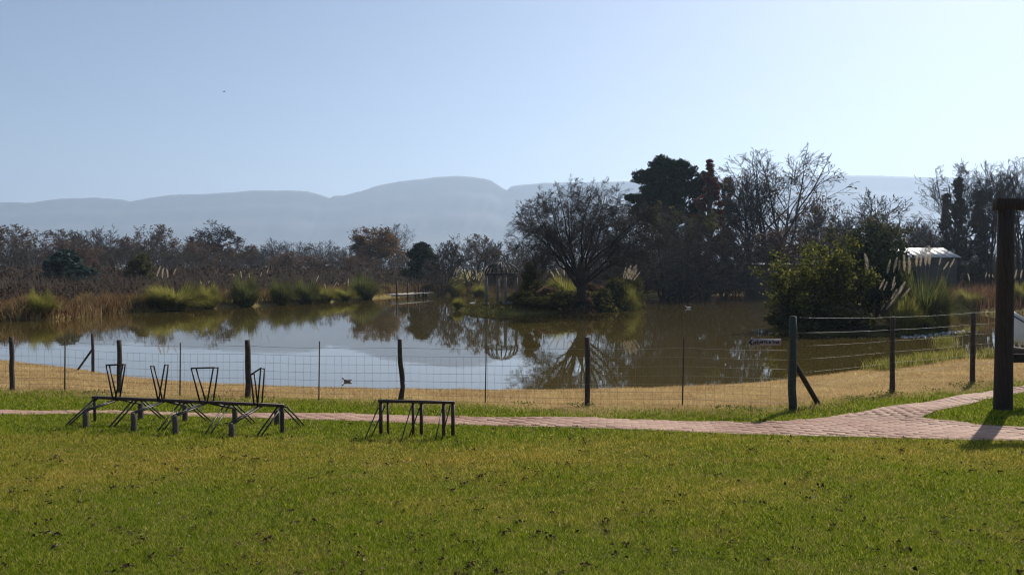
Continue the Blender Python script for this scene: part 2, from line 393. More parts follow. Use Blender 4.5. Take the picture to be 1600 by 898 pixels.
# fence line (base of posts)
post_px = [(-190, 603), (19, 610), (187, 616), (388, 622), (626, 628), (918, 635), (1238, 643), (1394, 615), (1520, 599), (1640, 585)]
FENCE = np.array([hit(*p) for p in post_px])
def fence_y(X):
    order = np.argsort(FENCE[:, 0]); return np.interp(X, FENCE[order, 0], FENCE[order, 1])

# path polygons on the ground
main_up = [(-260, 640), (0, 641.5), (200, 642), (400, 645), (600, 648), (800, 652), (1000, 656), (1100, 658.5), (1180, 661), (1250, 656.5), (1350, 650), (1440, 652), (1475, 657), (1540, 664), (1600, 667), (1900, 676)]
main_lo = [(1900, 696), (1600, 689), (1500, 687.5), (1400, 684.5), (1200, 679.5), (1000, 672), (800, 666), (600, 660), (400, 653), (0, 647.5), (-260, 645)]
br = [(1250, 656.5), (1300, 651), (1350, 643), (1450, 628), (1560, 609), (1600, 603), (1750, 582), (1750, 594), (1600, 613), (1540, 624), (1475, 639), (1440, 652), (1350, 658)]
PATH = np.array([hit(*p)[:2] for p in main_up + main_lo]); BRANCH = np.array([hit(*p)[:2] for p in br])

def spaced(lo, hi, d0, d1, d_far, g=1.18):
    a = list(np.arange(lo, hi, d0)); x = hi; d = d1
    while x < d_far: a.append(x); x += d; d *= g
    a.append(d_far); return np.array(a)
def terrain():
    xr = spaced(0, 24, 0.4, 0.7, 7000); xs = np.concatenate([-xr[::-1][:-1], xr])
    ys = np.concatenate([-spaced(0.3, 6, 1.0, 2, 3000)[::-1], spaced(0, 32, 0.3, 0.45, 7000, 1.03)])
    X, Y = np.meshgrid(xs, ys); Z = ground(X, Y)
    V = np.stack([X.ravel(), Y.ravel(), Z.ravel()], 1); nx, ny = len(xs), len(ys)
    i, j = np.meshgrid(np.arange(nx - 1), np.arange(ny - 1)); k = (j * nx + i).ravel()
    Q = np.stack([k, k + 1, k + nx + 1, k + nx], 1)
    me = np_mesh('ground', V, Q)
    edge = Y - fence_y(X) + 0.5 * np.sin(X * 1.7) * np.sin(Y * 1.1 + X)
    dry = np.clip(0.8 + edge / 0.8, 0, 1); dry = np.where(sdist(X, Y, ISL) < 1, 0.12, dry); dry = np.where(sdist(X, Y, BUSH) < 1, 0.1, dry)
    dry = np.where(Y > 40, np.minimum(dry, np.where(sdist(X, Y, POND) > 3, 0.25, 0.5)), dry).ravel()
    at_ = me.attributes.new("dry", 'FLOAT', 'POINT'); at_.data.foreach_set("value", dry.astype(np.float32))
    o = link('ground', me, M['ground'], smooth=True); o["kind"] = "structure"; o["label"] = "lawn and dry banks around the pond"
    return o
terrain()
wv = np.array([[-70, 14, 0], [90, 14, 0], [90, 100, 0], [-70, 100, 0]], float)
w_ = build('water', (wv, [np.array([[0, 1, 2, 3]])]), M['water']); w_["kind"] = "structure"; w_["label"] = "still brown pond water reflecting sky and trees"

# ------------------------------------------------------------------ brick path
def sheet(poly, off):
    import bmesh
    bm = bmesh.new(); vs_ = [bm.verts.new((x, y, 0)) for x, y in poly]
    bm.faces.new(vs_); bmesh.ops.triangulate(bm, faces=bm.faces[:])
    for _ in range(4):
        es = [e for e in bm.edges if e.calc_length() > 0.35]
        if not es: break
        bmesh.ops.subdivide_edges(bm, edges=es, cuts=1); bmesh.ops.triangulate(bm, faces=[f for f in bm.faces if len(f.verts) > 3])
    A = np.array([v.co[:] for v in bm.verts]); Z = ground(A[:, 0], A[:, 1])
    for v, z in zip(bm.verts, Z): v.co.z = z + off
    me = bpy.data.meshes.new('path'); bm.to_mesh(me); bm.free(); return me
path = link('path', sheet(PATH, 0.006), M['sand']); path["kind"] = "structure"; path["label"] = "reddish brick path crossing the lawn"
bpath = link('path', sheet(BRANCH, 0.010), M['sand']); bpath["kind"] = "structure"; bpath["label"] = "brick side path forking up to the right"

def brick_shape():
    l, w, h, b = 0.107, 0.0515, 0.03, 0.005
    V = [(-l, -w, -h), (l, -w, -h), (l, w, -h), (-l, w, -h), (-l, -w, -b), (l, -w, -b), (l, w, -b), (-l, w, -b),
         (-l + b, -w + b, 0), (l - b, -w + b, 0), (l - b, w - b, 0), (-l + b, w - b, 0)]
    Q = [(0, 1, 5, 4), (1, 2, 6, 5), (2, 3, 7, 6), (3, 0, 4, 7), (4, 5, 9, 8), (5, 6, 10, 9), (6, 7, 11, 10), (7, 4, 8, 11), (8, 9, 10, 11)]
    return np.array(V), np.array(Q)
BV, BQ = brick_shape()
brick_me = np_mesh('brick', BV, BQ); brick_me.materials.append(M['brick'])
def lay(poly, ang, skip=None):
    c, s = math.cos(ang), math.sin(ang)
    U = np.stack([poly[:, 0] * c + poly[:, 1] * s, -poly[:, 0] * s + poly[:, 1] * c], 1)
    u0, v0 = U.min(0); u1, v1 = U.max(0); out = []
    for r, v in enumerate(np.arange(v0, v1, 0.109)):
        for u in np.arange(u0 + (0.11 if r % 2 else 0), u1, 0.22): out.append((u, v))
    A = np.array(out); X = A[:, 0] * c - A[:, 1] * s; Y = A[:, 0] * s + A[:, 1] * c
    k = sdist(X, Y, poly) < rng.normal(-0.03, 0.03, len(X))
    if skip is not None: k &= sdist(X, Y, skip) > 0.06
    k &= (np.abs(X) < 0.75 * Y + 0.5)
    return np.stack([X[k], Y[k], np.full(k.sum(), ang)], 1)
b1 = lay(PATH, math.atan2(PATH[14, 1] - PATH[1, 1], PATH[14, 0] - PATH[1, 0])); b2 = lay(BRANCH, 0.66, skip=PATH)
allb = np.concatenate([np.c_[b1, np.zeros(len(b1))], np.c_[b2, np.ones(len(b2))]])
dist = np.hypot(allb[:, 0], allb[:, 1]); infr = np.abs(allb[:, 0]) < 0.63 * allb[:, 1]
order = np.argsort(np.where(infr, dist, dist + 100))
rest = ([], [])
for n_, k in enumerate(order):
    x, y, a, wh = allb[k]; z = gz(x, y) + 0.011 + rng.normal(0, 0.0016) + (0.004 if wh else 0)
    e = (rng.normal(0, 0.009), rng.normal(0, 0.009), a + rng.normal(0, 0.02))
    if n_ < 300:
        o = bpy.data.objects.new('brick', brick_me); COL.objects.link(o); o.parent = bpath if wh else path
        o.location = (x, y, z); o.rotation_euler = e
    else:
        c, s = math.cos(e[2]), math.sin(e[2]); V = BV @ np.array([[c, s, 0], [-s, c, 0], [0, 0, 1]]) + (x, y, z)
        rest[int(wh)].append((V, [BQ]))
for wh, par in ((0, path), (1, bpath)):
    if rest[wh]:
        o = build('brick_paving', join(rest[wh]), M['brick'], par); o["kind"] = "stuff"

# ------------------------------------------------------------------ hills far behind
def hills():
    prof = [(-1500, 330), (-700, 318), (-200, 322), (0, 316), (50, 317), (90, 311), (150, 309), (190, 312), (205, 315), (235, 309), (270, 304.5), (320, 303.5), (375, 300), (385, 298),
            (470, 298), (495, 302), (515, 310), (522, 306.5), (535, 306), (575, 296), (590, 290), (630, 283), (680, 277.5), (715, 275), (740, 277), (765, 281), (783, 292), (791, 298),
            (800, 290.5), (850, 286), (920, 285), (1000, 284), (1100, 281), (1200, 277), (1285, 274), (1350, 274.5), (1430, 277), (1600, 280), (1900, 286), (2400, 310), (3200, 330)]
    px = np.array([p[0] for p in prof], float); py = np.array([p[1] for p in prof], float)
    cols = np.arange(-1500, 3201, 6.0); crest = np.interp(cols, px, py); crest = crest + rng.normal(0, 0.25, len(cols))
    Yc = 4800 + 300 * np.sin(cols * 0.0042 + 0.6)
    Xc = (cols - 800) / F * Yc; Zc = CAMZ + (424 - crest) / F * Yc
    # profile from the foot to the crest (fraction of depth, fraction of height), with a cliff band under the crest
    tt = np.array([0, 0.12, 0.28, 0.45, 0.60, 0.615, 0.72, 0.80, 0.812, 0.90, 0.955, 0.965, 0.985, 1.0, 1.12, 1.5]); hh = np.array([0.0, 0.05, 0.14, 0.27, 0.41, 0.46, 0.56, 0.65, 0.72, 0.80, 0.87, 0.96, 0.985, 1.0, 0.9, 0.05])
    rows = []
    for k, (t, h) in enumerate(zip(tt, hh)):
        Y = Yc - 1300 * (1 - t); X = (cols - 800) / F * Yc
        gul = 26 * np.sin(cols * 0.031 + 3 * np.sin(cols * 0.0117) + 1.5 * np.sin(cols * 0.027) + 5 * t) + 18 * np.sin(cols * 0.083 + 2 * np.sin(cols * 0.021) - 7 * t) + 10 * np.sin(cols * 0.19 + 5 * t) + 7 * rng.normal(0, 1, len(cols))
        amp = 4 * h * (1 - h) if h < 1 else 0
        rows.append(np.stack([X, Y + gul * amp * 0.8, Zc * h + 6 * (1 - h) + gul * amp * 0.10], 1))
    V = np.concatenate(rows); n = len(cols); i = np.arange(n - 1)
    Q = np.concatenate([np.stack([k * n + i, k * n + i + 1, (k + 1) * n + i + 1, (k + 1) * n + i], 1) for k in range(len(tt) - 1)])
    o = build('hills', (V, [Q]), M['hill'], smooth=True); o["kind"] = "structure"; o["label"] = "long blue hazy mountain ridge on the horizon"
hills()

# ------------------------------------------------------------------ wire fence
POST_TOP = [526, 526, 531, 531, 530, 527, 494, 494, 487, 480]
def post_mesh(base, top_py, r, bend=0.0, seed=0, extra=0.03, below=0.15):
    g = np.random.default_rng(seed); H = (FENCE[0, 2] * 0) + at(0, top_py, base[1])[2] - base[2]
    n = 7; ts = np.linspace(0, 1, n); pts = np.zeros((n, 3)); pts[:, 2] = -below + ts * (H + below)
    pts[:, 0] = bend * np.array([0, 0.2, 0.9, 0.7, 0.1, -0.3, -0.2]) + g.normal(0, 0.004, n)
    pts[:, 1] = g.normal(0, 0.004, n)
    return polytube(pts, r * (1 + g.normal(0, 0.05, n)) * np.linspace(1.06, 0.95, n), 9), H
fence = empty('wire_fence', FENCE[5]); tag(fence, "wire netting fence on dark wooden posts running along the pond bank", "fence")
FO = FENCE[5]
heights = []
radii = [0.045, 0.043, 0.045, 0.05, 0.044, 0.045, 0.056, 0.046, 0.046, 0.046]
for k, (b, tp) in enumerate(zip(FENCE, POST_TOP)):
    vf, H = post_mesh(b, tp, radii[k], 0.035 if k == 4 else 0.0, k); heights.append(H)
    o = build('post', vf, M['green_post'] if k == 6 else M['wood_post'], fence, True, b - FO)
    if k == 4: o["label"] = "crooked wooden fence post"
    if k == 6: o["label"] = "thick dark green strainer post"
# steel droppers between the posts
drop_px = [(101, 610, 533), (281, 620, 535), (498, 627, 533), (758, 630, 537), (1066, 637, 528)]
DROP = []
for px, py, tp in drop_px:
    b = hit(px, py); yy = float(fence_y(b[0])); b = np.array([b[0] * yy / b[1], yy, 0]); b[2] = gz(b[0], b[1]); H = at(px, tp, b[1])[2] - b[2]
    DROP.append((b, H)); build('dropper', tubes([[0, 0, -0.1]], [[0.02, 0.0, H]], 0.014, 0.012, 4, True), M['wood_post'], fence, False, b - FO)
# brace of the strainer post
sb, se = FENCE[6].copy(), hit(1282, 632); sb[2] += 0.80 * (at(0, 562, FENCE[6][1])[2] - sb[2]) / 0.8
build('brace', tubes([sb - FO], [se - FO + (0, 0, -0.05)], 0.038, 0.042, 8, True), M['wood_red'], fence, True)
# wires: left part follows low netting, right part six strands
nodes = sorted([(FENCE[k], heights[k], 1 if k >= 6 else 0) for k in range(10)] + [(b, H, 0) for b, H in DROP], key=lambda t: t[0][0])
def strand(fr_left, fr_right, zone, r, mat, name='wire', barbed=False, sag=0.012):
    pts = []
    sel = [n for n in nodes if (zone == 0 and n[0][0] <= FENCE[6][0] + 1e-6) or (zone == 1 and n[0][0] >= FENCE[6][0] - 1e-6)]
    for k in range(len(sel) - 1):
        (a, Ha, _), (b, Hb, _) = sel[k], sel[k + 1]
        ha = fr_left if zone == 0 else fr_right * Ha; hb = fr_left if zone == 0 else fr_right * Hb
        for t in np.linspace(0, 1, 5)[:-1]:
            p = a + (b - a) * t; p[2] = (a[2] + ha) * (1 - t) + (b[2] + hb) * t - sag * 4 * t * (1 - t); pts.append(p)
    a, Ha, _ = sel[-1]; p = a.copy(); p[2] += fr_left if zone == 0 else fr_right * Ha; pts.append(p)
    pts = np.array(pts) - FO; pts[:, 1] -= 0.058
    V = [polytube(pts, r, 4)]
    if barbed:
        for k in range(len(pts) - 1):
            for t in np.arange(0.05, 1, 0.07 / max(0.2, np.linalg.norm(pts[k + 1] - pts[k])) * 2):
                p = pts[k] + (pts[k + 1] - pts[k]) * t; d = rng.normal(0, 1, 3); d /= np.linalg.norm(d)
                V.append(tubes([p - d * 0.016], [p + d * 0.016], r * 0.9, r * 0.9, 3))
    build(name, join(V), mat, fence)
strand(0.945, 0, 0, 0.0026, M['wire'])
NET = [0.80, 0.655, 0.51, 0.375, 0.25, 0.14, 0.05]
for h in NET: strand(h, 0, 0, 0.0021, M['wire'], 'netting_wire', sag=0.004)
for fr in (0.99, 0.83): strand(0, fr, 1, 0.0022, M['bright_wire'], 'barbed_wire', True)
for fr in (0.69, 0.55, 0.41, 0.28): strand(0, fr, 1, 0.0015, M['bright_wire'])
for k in range(6):
    a, b = FENCE[k], FENCE[k + 1]; L = np.hypot(*(b - a)[:2]); m = int(L / 0.135); t = (np.arange(m) + 0.5) / m
    P = a + (b - a) * t[:, None]; P[:, 2] = a[2] + (b[2] - a[2]) * t
    P0 = P - FO; P0[:, 1] -= 0.0585; P1 = P0.copy(); P0[:, 2] += 0.04; P1[:, 2] += 0.80
    Pm = (P0 + P1) / 2 + np.c_[rng.normal(0, 0.008, m), np.zeros(m), np.zeros(m)]; P1[:, 0] += rng.normal(0, 0.006, m)
    o = build('netting', join([tubes(P0, Pm, 0.0019, 0.0019, 3), tubes(Pm, P1, 0.0019, 0.0019, 3)]), M['wire'], fence); o["kind"] = "stuff"

# sign hung on the wires
sgY = float(np.interp(1193, [918, 1238], [FENCE[5][1], FENCE[6][1]])) - 0.085
c = at(1194, 534.5, sgY); W_, H_ = 0.52, 0.105
sg = empty('trail_sign', c); tag(sg, "small arrow sign reading MTB & Trail hung on the fence wires", "sign")
V = np.array([(-W_ / 2, 0, 0), (-W_ / 2 + 0.07, 0, -H_ / 2), (W_ / 2, 0, -H_ / 2), (W_ / 2, 0, H_ / 2), (-W_ / 2 + 0.07, 0, H_ / 2)]); Vb = V + (0, 0.006, 0)
build('board', (np.concatenate([V, Vb]), [np.array([[0, 1, 2, 3, 4]]), np.array([[9, 8, 7, 6, 5]]), np.array([[i, i + 5, (i + 1) % 5 + 5, (i + 1) % 5] for i in range(5)])]), M['sign'], sg)
V = np.array([(-0.25, 0, 0), (-0.195, 0, -0.045), (-0.165, 0, -0.045), (-0.205, 0, 0), (-0.165, 0, 0.045), (-0.195, 0, 0.045)]); V[:, 1] = -0.003
build('arrow_mark', (V, [np.array([[0, 1, 2, 3]]), np.array([[0, 3, 4, 5]])]), M['black'], sg)
ic = []
for cx in (-0.15, -0.09):
    a = np.linspace(0, 2 * math.pi, 17); pts = np.c_[cx + 0.019 * np.cos(a), np.full(17, -0.004), -0.012 + 0.019 * np.sin(a)]; ic.append(tubes(pts[:-1], pts[1:], 0.005, 0.005, 4))
fr = [(-0.15, -0.012), (-0.13, 0.022), (-0.105, 0.022), (-0.12, -0.012), (-0.15, -0.012)]
fr2 = [(-0.09, -0.012), (-0.103, 0.036), (-0.092, 0.038)]
for pl in (fr, fr2):
    pts = np.array([(x, -0.004, z) for x, z in pl]); ic.append(tubes(pts[:-1], pts[1:], 0.0035, 0.0035, 4))
build('bicycle_mark', join(ic), M['black'], sg)
tc = bpy.data.curves.new('lettering', 'FONT'); tc.body = "MTB & Trail"; tc.size = 0.082; tc.extrude = 0.001; tc.align_x = 'LEFT'; tc.align_y = 'CENTER'; tc.offset = 0.0018
to = bpy.data.objects.new('lettering', tc); COL.objects.link(to); to.parent = sg; to.location = (-0.06, -0.004, 0); to.rotation_euler = (math.pi / 2, 0, 0); tc.materials.append(M['black'])
tc.size = 0.0585
bpy.context.view_layer.update()
lme = bpy.data.meshes.new_from_object(to.evaluated_get(bpy.context.evaluated_depsgraph_get())); bpy.data.objects.remove(to)
to = link('lettering', lme, None, sg, loc=(-0.063, -0.004, 0)); to.rotation_euler = (math.pi / 2, 0, 0)
for sx in (-0.12, 0.2): build('hook', tubes([(sx, 0.003, H_ / 2 - 0.005)], [(sx, 0.016, H_ / 2 + 0.05)], 0.002, 0.002, 4), M['wire'], sg)

# old braced post down at the water's edge
b = hit(145, 581); pe = empty('corner_post', b); tag(pe, "thin dark post with a slanting brace at the water's edge behind the fence", "post")
tp = at(145, 521.5, b[1]) - b
build('post', polytube([(0, 0, -0.2), (0.01, 0, tp[2] * 0.5), (0, 0, tp[2])], 0.04, 8), M['wood_post'], pe, True)
bt = at(144, 546, b[1]) - b; be = hit(117, 578) - b
build('brace', tubes([bt], [be - (0, 0, 0.1)], 0.027, 0.027, 6, True), M['wood_post'], pe, True)

# ------------------------------------------------------------------ bicycle racks
def rodpair(a, b, gap, r=0.0105):
    a, b = np.array(a, float), np.array(b, float); d = b - a; s = np.cross(d, (0, 0, 1)); s[2] = 0; s = s / np.linalg.norm(s) * gap / 2
    return join([tubes([a - s], [b - s], r, r, 6, True), tubes([a + s], [b + s], r, r, 6, True), tubes([b - s], [b + s], r, r, 6, True)])
def long_rack():
    A = hit(148, 658); B = hit(441, 677); O = A.copy()
    rk = empty('bicycle_rack', O); tag(rk, "long black steel bicycle rack with upright wheel hoops and short wooden stumps", "bicycle rack")
    hA, hB = at(148, 619, A[1])[2], at(441, 631.5, B[1])[2]
    At = np.array([A[0], A[1], hA]); Bt = np.array([B[0], B[1], hB])
    bd = (Bt - At) / np.linalg.norm(Bt - At); perp = np.array([-bd[1], bd[0], 0])         # perp points away from the camera
    if perp[1] < 0: perp = -perp
    def onbeam(px):                                                                       # beam point seen in pixel column px
        x = (px - 800) / F; t = (x * A[1] - A[0]) / ((Bt - At)[0] - x * (Bt - At)[1]); return At + (Bt - At) * t
    vf = boxv((0, 0, 0), (np.linalg.norm(Bt - At) + 0.05, 0.05, 0.035)); rz = math.atan2(bd[1], bd[0]); ry = -math.asin(bd[2])
    o = build('beam', vf, M['rust_steel'], rk); o.location = (At + Bt) / 2 - O + np.array([0, 0, -0.012]); o.rotation_euler = (0, ry, rz)
    def stump(px, py, top, w=0.075, name='stump', m='stump'):
        b = hit(px, py); h = at(px, top, b[1])[2] - b[2]; g = np.random.default_rng(px)
        build(name, polytube(np.array([(0, 0, -0.1), (0.003, 0, 0), (0, 0.002, h * 0.6), (0, 0, h)]), w / 2 * np.array([1, 1.04, 1, 0.97]), 8), M[m], rk, False, b - O)
        return b + np.array([0, 0, h]) - O
    stump(148, 658, 621, 0.04, 'end_post', 'steel'); stump(441, 677, 634, 0.055, 'end_post', 'wood_post'); stump(433, 664, 640, 0.08)
    fronts = [stump(134, 668, 641), stump(209, 674, 645), stump(274, 679, 649), stump(362, 683, 661)]
    backs = [stump(220, 655, 631), stump(289, 658, 634), stump(367, 662, 638)]
    for f, px in zip(fronts, (182, 253, 318, 406)): build('ramp_rods', rodpair(f, onbeam(px) - O - (0, 0, 0.03), 0.055), M['steel'], rk)
    for b, px in zip(backs, (187, 262, 330)): build('ramp_rods', rodpair(b, onbeam(px) - O - (0, 0, 0.03), 0.055), M['steel'], rk)
    for (gx, gy), px in zip([(100, 665), (169, 669), (246, 675), (320, 681), (401, 682)], (148, 209, 284, 354, 436)):
        build('ground_rods', rodpair(hit(gx, gy) - O - (0, 0, 0.03), onbeam(px) - O - (0, 0, 0.03), 0.07), M['steel'], rk)
    for (gx, gy), px in zip([(259, 654), (331, 658), (399, 660), (475, 664)], (221, 292, 365, 444)):
        build('ground_rods', rodpair(hit(gx, gy) - O - (0, 0, 0.03), onbeam(px) - O - (0, 0, 0.03), 0.06), M['steel'], rk)
    # wheel hoops: tops and feet as pixel columns/rows with a depth offset from the beam
    hoops = [  # list of rods (foot px, top px, top py, depth) and top bars
        ([(176, 166, 570, -.06), (179, 171, 570.5, .06), (179.5, 192.5, 569, -.06), (183.5, 196, 569, .06)], [(0, 1), (2, 3), (0, 2), (1, 3)]),
        ([(247, 235.5, 572, -.06), (251, 240.5, 571.5, .06), (247.5, 257.5, 570, -.06), (252.5, 263, 570, .06)], [(0, 1), (2, 3)]),
        ([(312.5, 299, 575, -.06), (319, 306.5, 575, .06), (323.5, 333.5, 574, -.06), (330, 341, 574, .06)], [(0, 1), (2, 3), (0, 2), (1, 3)]),
        ([(397, 392, 585, -.07), (400, 397.5, 583.5, .05), (402.5, 407.5, 575, -.05), (406.5, 413.5, 576, .07)], [(0, 1), (2, 3), (0, 2)])]
    for rods, bars in hoops:
        ps = []; tops = []
        for fx, tx, ty, dp in rods:
            f = onbeam(fx); t0 = onbeam(tx); t = at(tx, ty, t0[1] + dp); f = f + perp * 0.02 * np.sign(dp) + (0, 0, -0.02)
            ps.append(tubes([f - O], [t - O], 0.0105, 0.0105, 6, True)); tops.append(t - O)
        for i, j in bars: ps.append(tubes([tops[i]], [tops[j]], 0.0105, 0.0105, 6, True))
        build('wheel_hoop', join(ps), M['steel'], rk)
long_rack()
def short_rack():
    A, B = hit(594.5, 678), hit(707.5, 682); O = A.copy()
    rk = empty('bicycle_rack', O); tag(rk, "short rust-brown steel bicycle rack standing on the lawn beside the path", "bicycle rack")
    At = np.array([A[0], A[1], at(594, 626, A[1])[2]]); Bt = np.array([B[0], B[1], at(708, 628.5, B[1])[2]])
    d = Bt - At; rz = math.atan2(d[1], d[0]); ry = -math.asin(d[2] / np.linalg.norm(d))
    o = build('top_bar', boxv((0, 0, 0), (np.linalg.norm(d) + 0.045, 0.04, 0.034)), M['rust_steel'], rk); o.location = (At + Bt) / 2 - O + np.array([0, 0, 0]); o.rotation_euler = (0, ry, rz)
    for px, w in ((594.5, 0.036), (605.5, 0.024), (645, 0.028), (658, 0.034), (693, 0.034), (707.5, 0.036)):
        x = (px - 800) / F; t = (x * A[1] - A[0]) / (d[0] - x * d[1]); p = At + d * t; g = gz(p[0], p[1]); h = p[2] - 0.016 - g + 0.08
        build('leg', boxv((0, 0, 0), (w, w, h), rz), M['rust_steel'], rk, False, (p[0] - O[0], p[1] - O[1], g - 0.08 + h / 2 - O[2]))
    for (tx, ty), (gx, gy) in (((591, 636), (569, 686)), ((602, 633), (579, 682)), ((643, 634), (625.5, 690)), ((656, 636), (638, 683)), ((691, 639), (678.6, 690)), ((703.5, 633), (689, 688))):
        x = (tx - 800) / F; t = (x * A[1] - A[0]) / (d[0] - x * d[1]); p = At + d * t; p = at(tx, ty, p[1] - 0.02)
        build('prop_rod', tubes([p - O], [hit(gx, gy) - O - (0, 0, 0.02)], 0.008, 0.008, 6, True), M['steel'], rk)
short_rack()

# ------------------------------------------------------------------ timber frame with boat on the right
def frame_and_boat():
    b = hit(1567, 641); O = b.copy()
    fr = empty('timber_frame', O); tag(fr, "tall dark timber frame of thick post and beam beside the forking path", "timber frame")
    H = at(1567, 327, b[1])[2] - b[2]; w = 25 / F * b[1]
    g = np.random.default_rng(3); pts = np.array([(0, 0, -0.2), (0.0, 0, 0), (0.004, 0, 0.8), (0.01, 0, 1.6), (0.012, 0, 2.3), (0.012, 0, H)])
    r = w / 2 * np.array([1.12, 1.1, 1.03, 1.0, 0.97, 0.93])
    build('post', polytube(pts, r, 14), M['wood_red'], fr, True)
    build('post', polytube(pts + np.array([3.0, 0.25, 0]), r, 14), M['wood_red'], fr, True)
    bh = 17 / F * b[1]
    build('top_beam', boxv((1.5 - 0.02, 0.12, H + bh / 2 - 0.01), (3.25, 0.17, bh), 0.083), M['wood_red'], fr)
    zb = at(1590, 553, b[1])[2] - b[2]
    build('crossbar', boxv((1.5, 0.12, zb - 0.06), (2.9, 0.1, 0.12), 0.083), M['wood_red'], fr)
    for sx in (0.85, 2.45): build('bearer', boxv((sx, 0.75, zb - 0.05), (0.09, 1.3, 0.1), 0.0), M['wood_red'], fr)
    for sx in (0.85, 2.45): build('post', polytube(np.array([(sx, 1.3, -0.2), (sx, 1.3, 0.4), (sx, 1.3, zb - 0.1)]), 0.06, 8), M['wood_red'], fr, True)
    # white boat lying on the bearers, bow to the left
    Yb = b[1] + 0.75; bo = at(1578, 545, Yb); base = np.array([bo[0], Yb, b[2] + zb])
    L = 2.5; ns = 44; nr = 9; V = []; W = 0.52
    for k in range(ns):
        t = k / (ns - 1); x = L * t
        half = W * min(1.0, t / 0.45) ** 0.62 * (1.0 if t < 0.7 else 1 - 0.5 * (t - 0.7))
        half = max(half, 0.02); sheer = 0.31 + 0.24 * max(0.0, 1 - t / 0.13) ** 1.2 + 0.03 * (1 - t); keel = 0.02 + 0.16 * max(0, (0.16 - t) / 0.16) ** 2
        for j in range(nr):
            a = (j / (nr - 1)) * 2 - 1; yy = half * a
            zz = keel + (sheer - keel) * abs(a) ** 2.6; V.append((x, yy * (1.0), zz))
    V = np.array(V); Q = np.array([[k * nr + j, (k + 1) * nr + j, (k + 1) * nr + j + 1, k * nr + j + 1] for k in range(ns - 1) for j in range(nr - 1)])
    Vi = V.copy(); Vi[:, 2] += 0.03; Vi[:, 1] *= 0.94
    be_ = empty('rowing_boat', base); tag(be_, "white boat with a blue stripe resting on the timber frame", "boat")
    tr = [np.array([[(ns - 1) * nr + j for j in range(nr)]])]
    build('hull', join([(V, [Q]), (Vi, [Q[:, ::-1]]), (V, tr)]), M['hull'], be_, True)
    for j, sg_ in ((0, -1), (nr - 1, 1)):
        e = V[j::nr].copy(); build('rim', polytube(e + np.array([0, 0, 0.012]), 0.016, 6), M['hull'], be_, True)
        e2 = V[(1 if j == 0 else nr - 2)::nr].copy(); f = V[j::nr]; e3 = f * 0.86 + e2 * 0.14; e3[:, 1] += sg_ * 0.004; e3[:, 2] -= 0.012
        build('stripe', polytube(e3, 0.011, 6), M['blue'], be_, True)
    for tx in (0.38, 0.72):
        k = int(tx * (ns - 1)); build('thwart', boxv((tx * L, 0, 0.24), (0.2, W * 1.45, 0.025)), M['deck'], be_)
frame_and_boat()

# ------------------------------------------------------------------ gazebo on the island
def gazebo():
    Y = 56.5; c = at(783.5, 470, Y); gzc = gz(c[0], Y); O = np.array([c[0], Y, gzc]); ro = 26.0 / F * Y
    g = empty('gazebo', O); tag(g, "small round gazebo of four pale pillars under a wire dome", "gazebo")
    zr = at(0, 430, Y)[2] - gzc; zt = at(0, 411, Y)[2] - gzc
    for k in range(4):
        a = R(15 + 90 * k); p = np.array([ro * math.cos(a) * 0.93, ro * math.sin(a) * 0.93, 0])
        pil = build('pillar', polytube(np.array([p + (0, 0, -0.15), p + (0, 0, zr * 0.5), p + (0, 0, zr - 0.05)]), [0.125, 0.115, 0.105], 12), M['stone'], g, True)
        build('plinth', boxv(p + (0, 0, 0.04), (0.34, 0.34, 0.18), a), M['stone'], pil)
        build('capital', boxv(p + (0, 0, zr - 0.03), (0.28, 0.28, 0.09), a), M['stone'], pil)
    a = np.linspace(0, 2 * math.pi, 37); ring = np.c_[ro * np.cos(a), ro * np.sin(a), np.full(37, zr)]
    for dz, rr in ((0.02, 1.0), (0.12, 1.0)):
        build('ring', join([tubes(ring[:-1] * (rr, rr, 1) + (0, 0, dz), ring[1:] * (rr, rr, 1) + (0, 0, dz), 0.04, 0.04, 5)]), M['iron'], g)
    e = np.linspace(0, math.pi / 2, 9); h = zt - zr
    for k in range(20):
        a = k * 2 * math.pi / 20; pts = np.c_[ro * np.cos(e) ** 0.9 * math.cos(a), ro * np.cos(e) ** 0.9 * math.sin(a), zr + 0.05 + h * np.sin(e)]
        build('dome_rib', polytube(pts, 0.036, 5), M['iron'], g)
    build('finial', polytube(np.array([(0, 0, zt), (0, 0, zt + 0.06), (0, 0, zt + 0.16)]), [0.05, 0.07, 0.01], 8), M['iron'], g, True)
gazebo()

# ------------------------------------------------------------------ jetty on the far shore
def jetty():
    O = np.array([at(611, 461, 80)[0], 80, 0.0]); j = empty('jetty', O); tag(j, "low pale jetty with dark mooring posts on the far shore", "jetty")
    A = at(611, 460.3, 80); B = at(668, 459.0, 88); d = (B - A)[:2]; L = np.hypot(*d); rz = math.atan2(d[1], d[0]); m = 22
    zt = 0.46
    for k in range(m):
        t = (k + 0.5) / m; p = A[:2] + d * t - O[:2]
        build('plank', boxv((p[0], p[1] + 0.6, zt), (L / m - 0.04, 1.5, 0.06), rz), M['deck'], j)
    p = A[:2] + d * 0.5 - O[:2]; build('edge_board', boxv((p[0] + 0.10, p[1] - 0.22, zt - 0.09), (L, 0.06, 0.26), rz), M['deck'], j)
    for px, t, top in ((620.5, 0.13, 441), (637.5, 0.42, 441.5), (650, 0.62, 453), (655, 0.7, 443), (662, 0.84, 453), (666, 0.93, 454)):
        q = A + (B - A) * t; x = (px - 800) / F * q[1]; zt_ = at(px, top, q[1])[2]
        build('post', polytube(np.array([(0, 0, -0.8), (0, 0, 0.5), (0.02, 0, zt_)]), 0.10, 7), M['wood_post'], j, True, np.array([x, q[1] - 0.35, 0]) - O)
jetty()

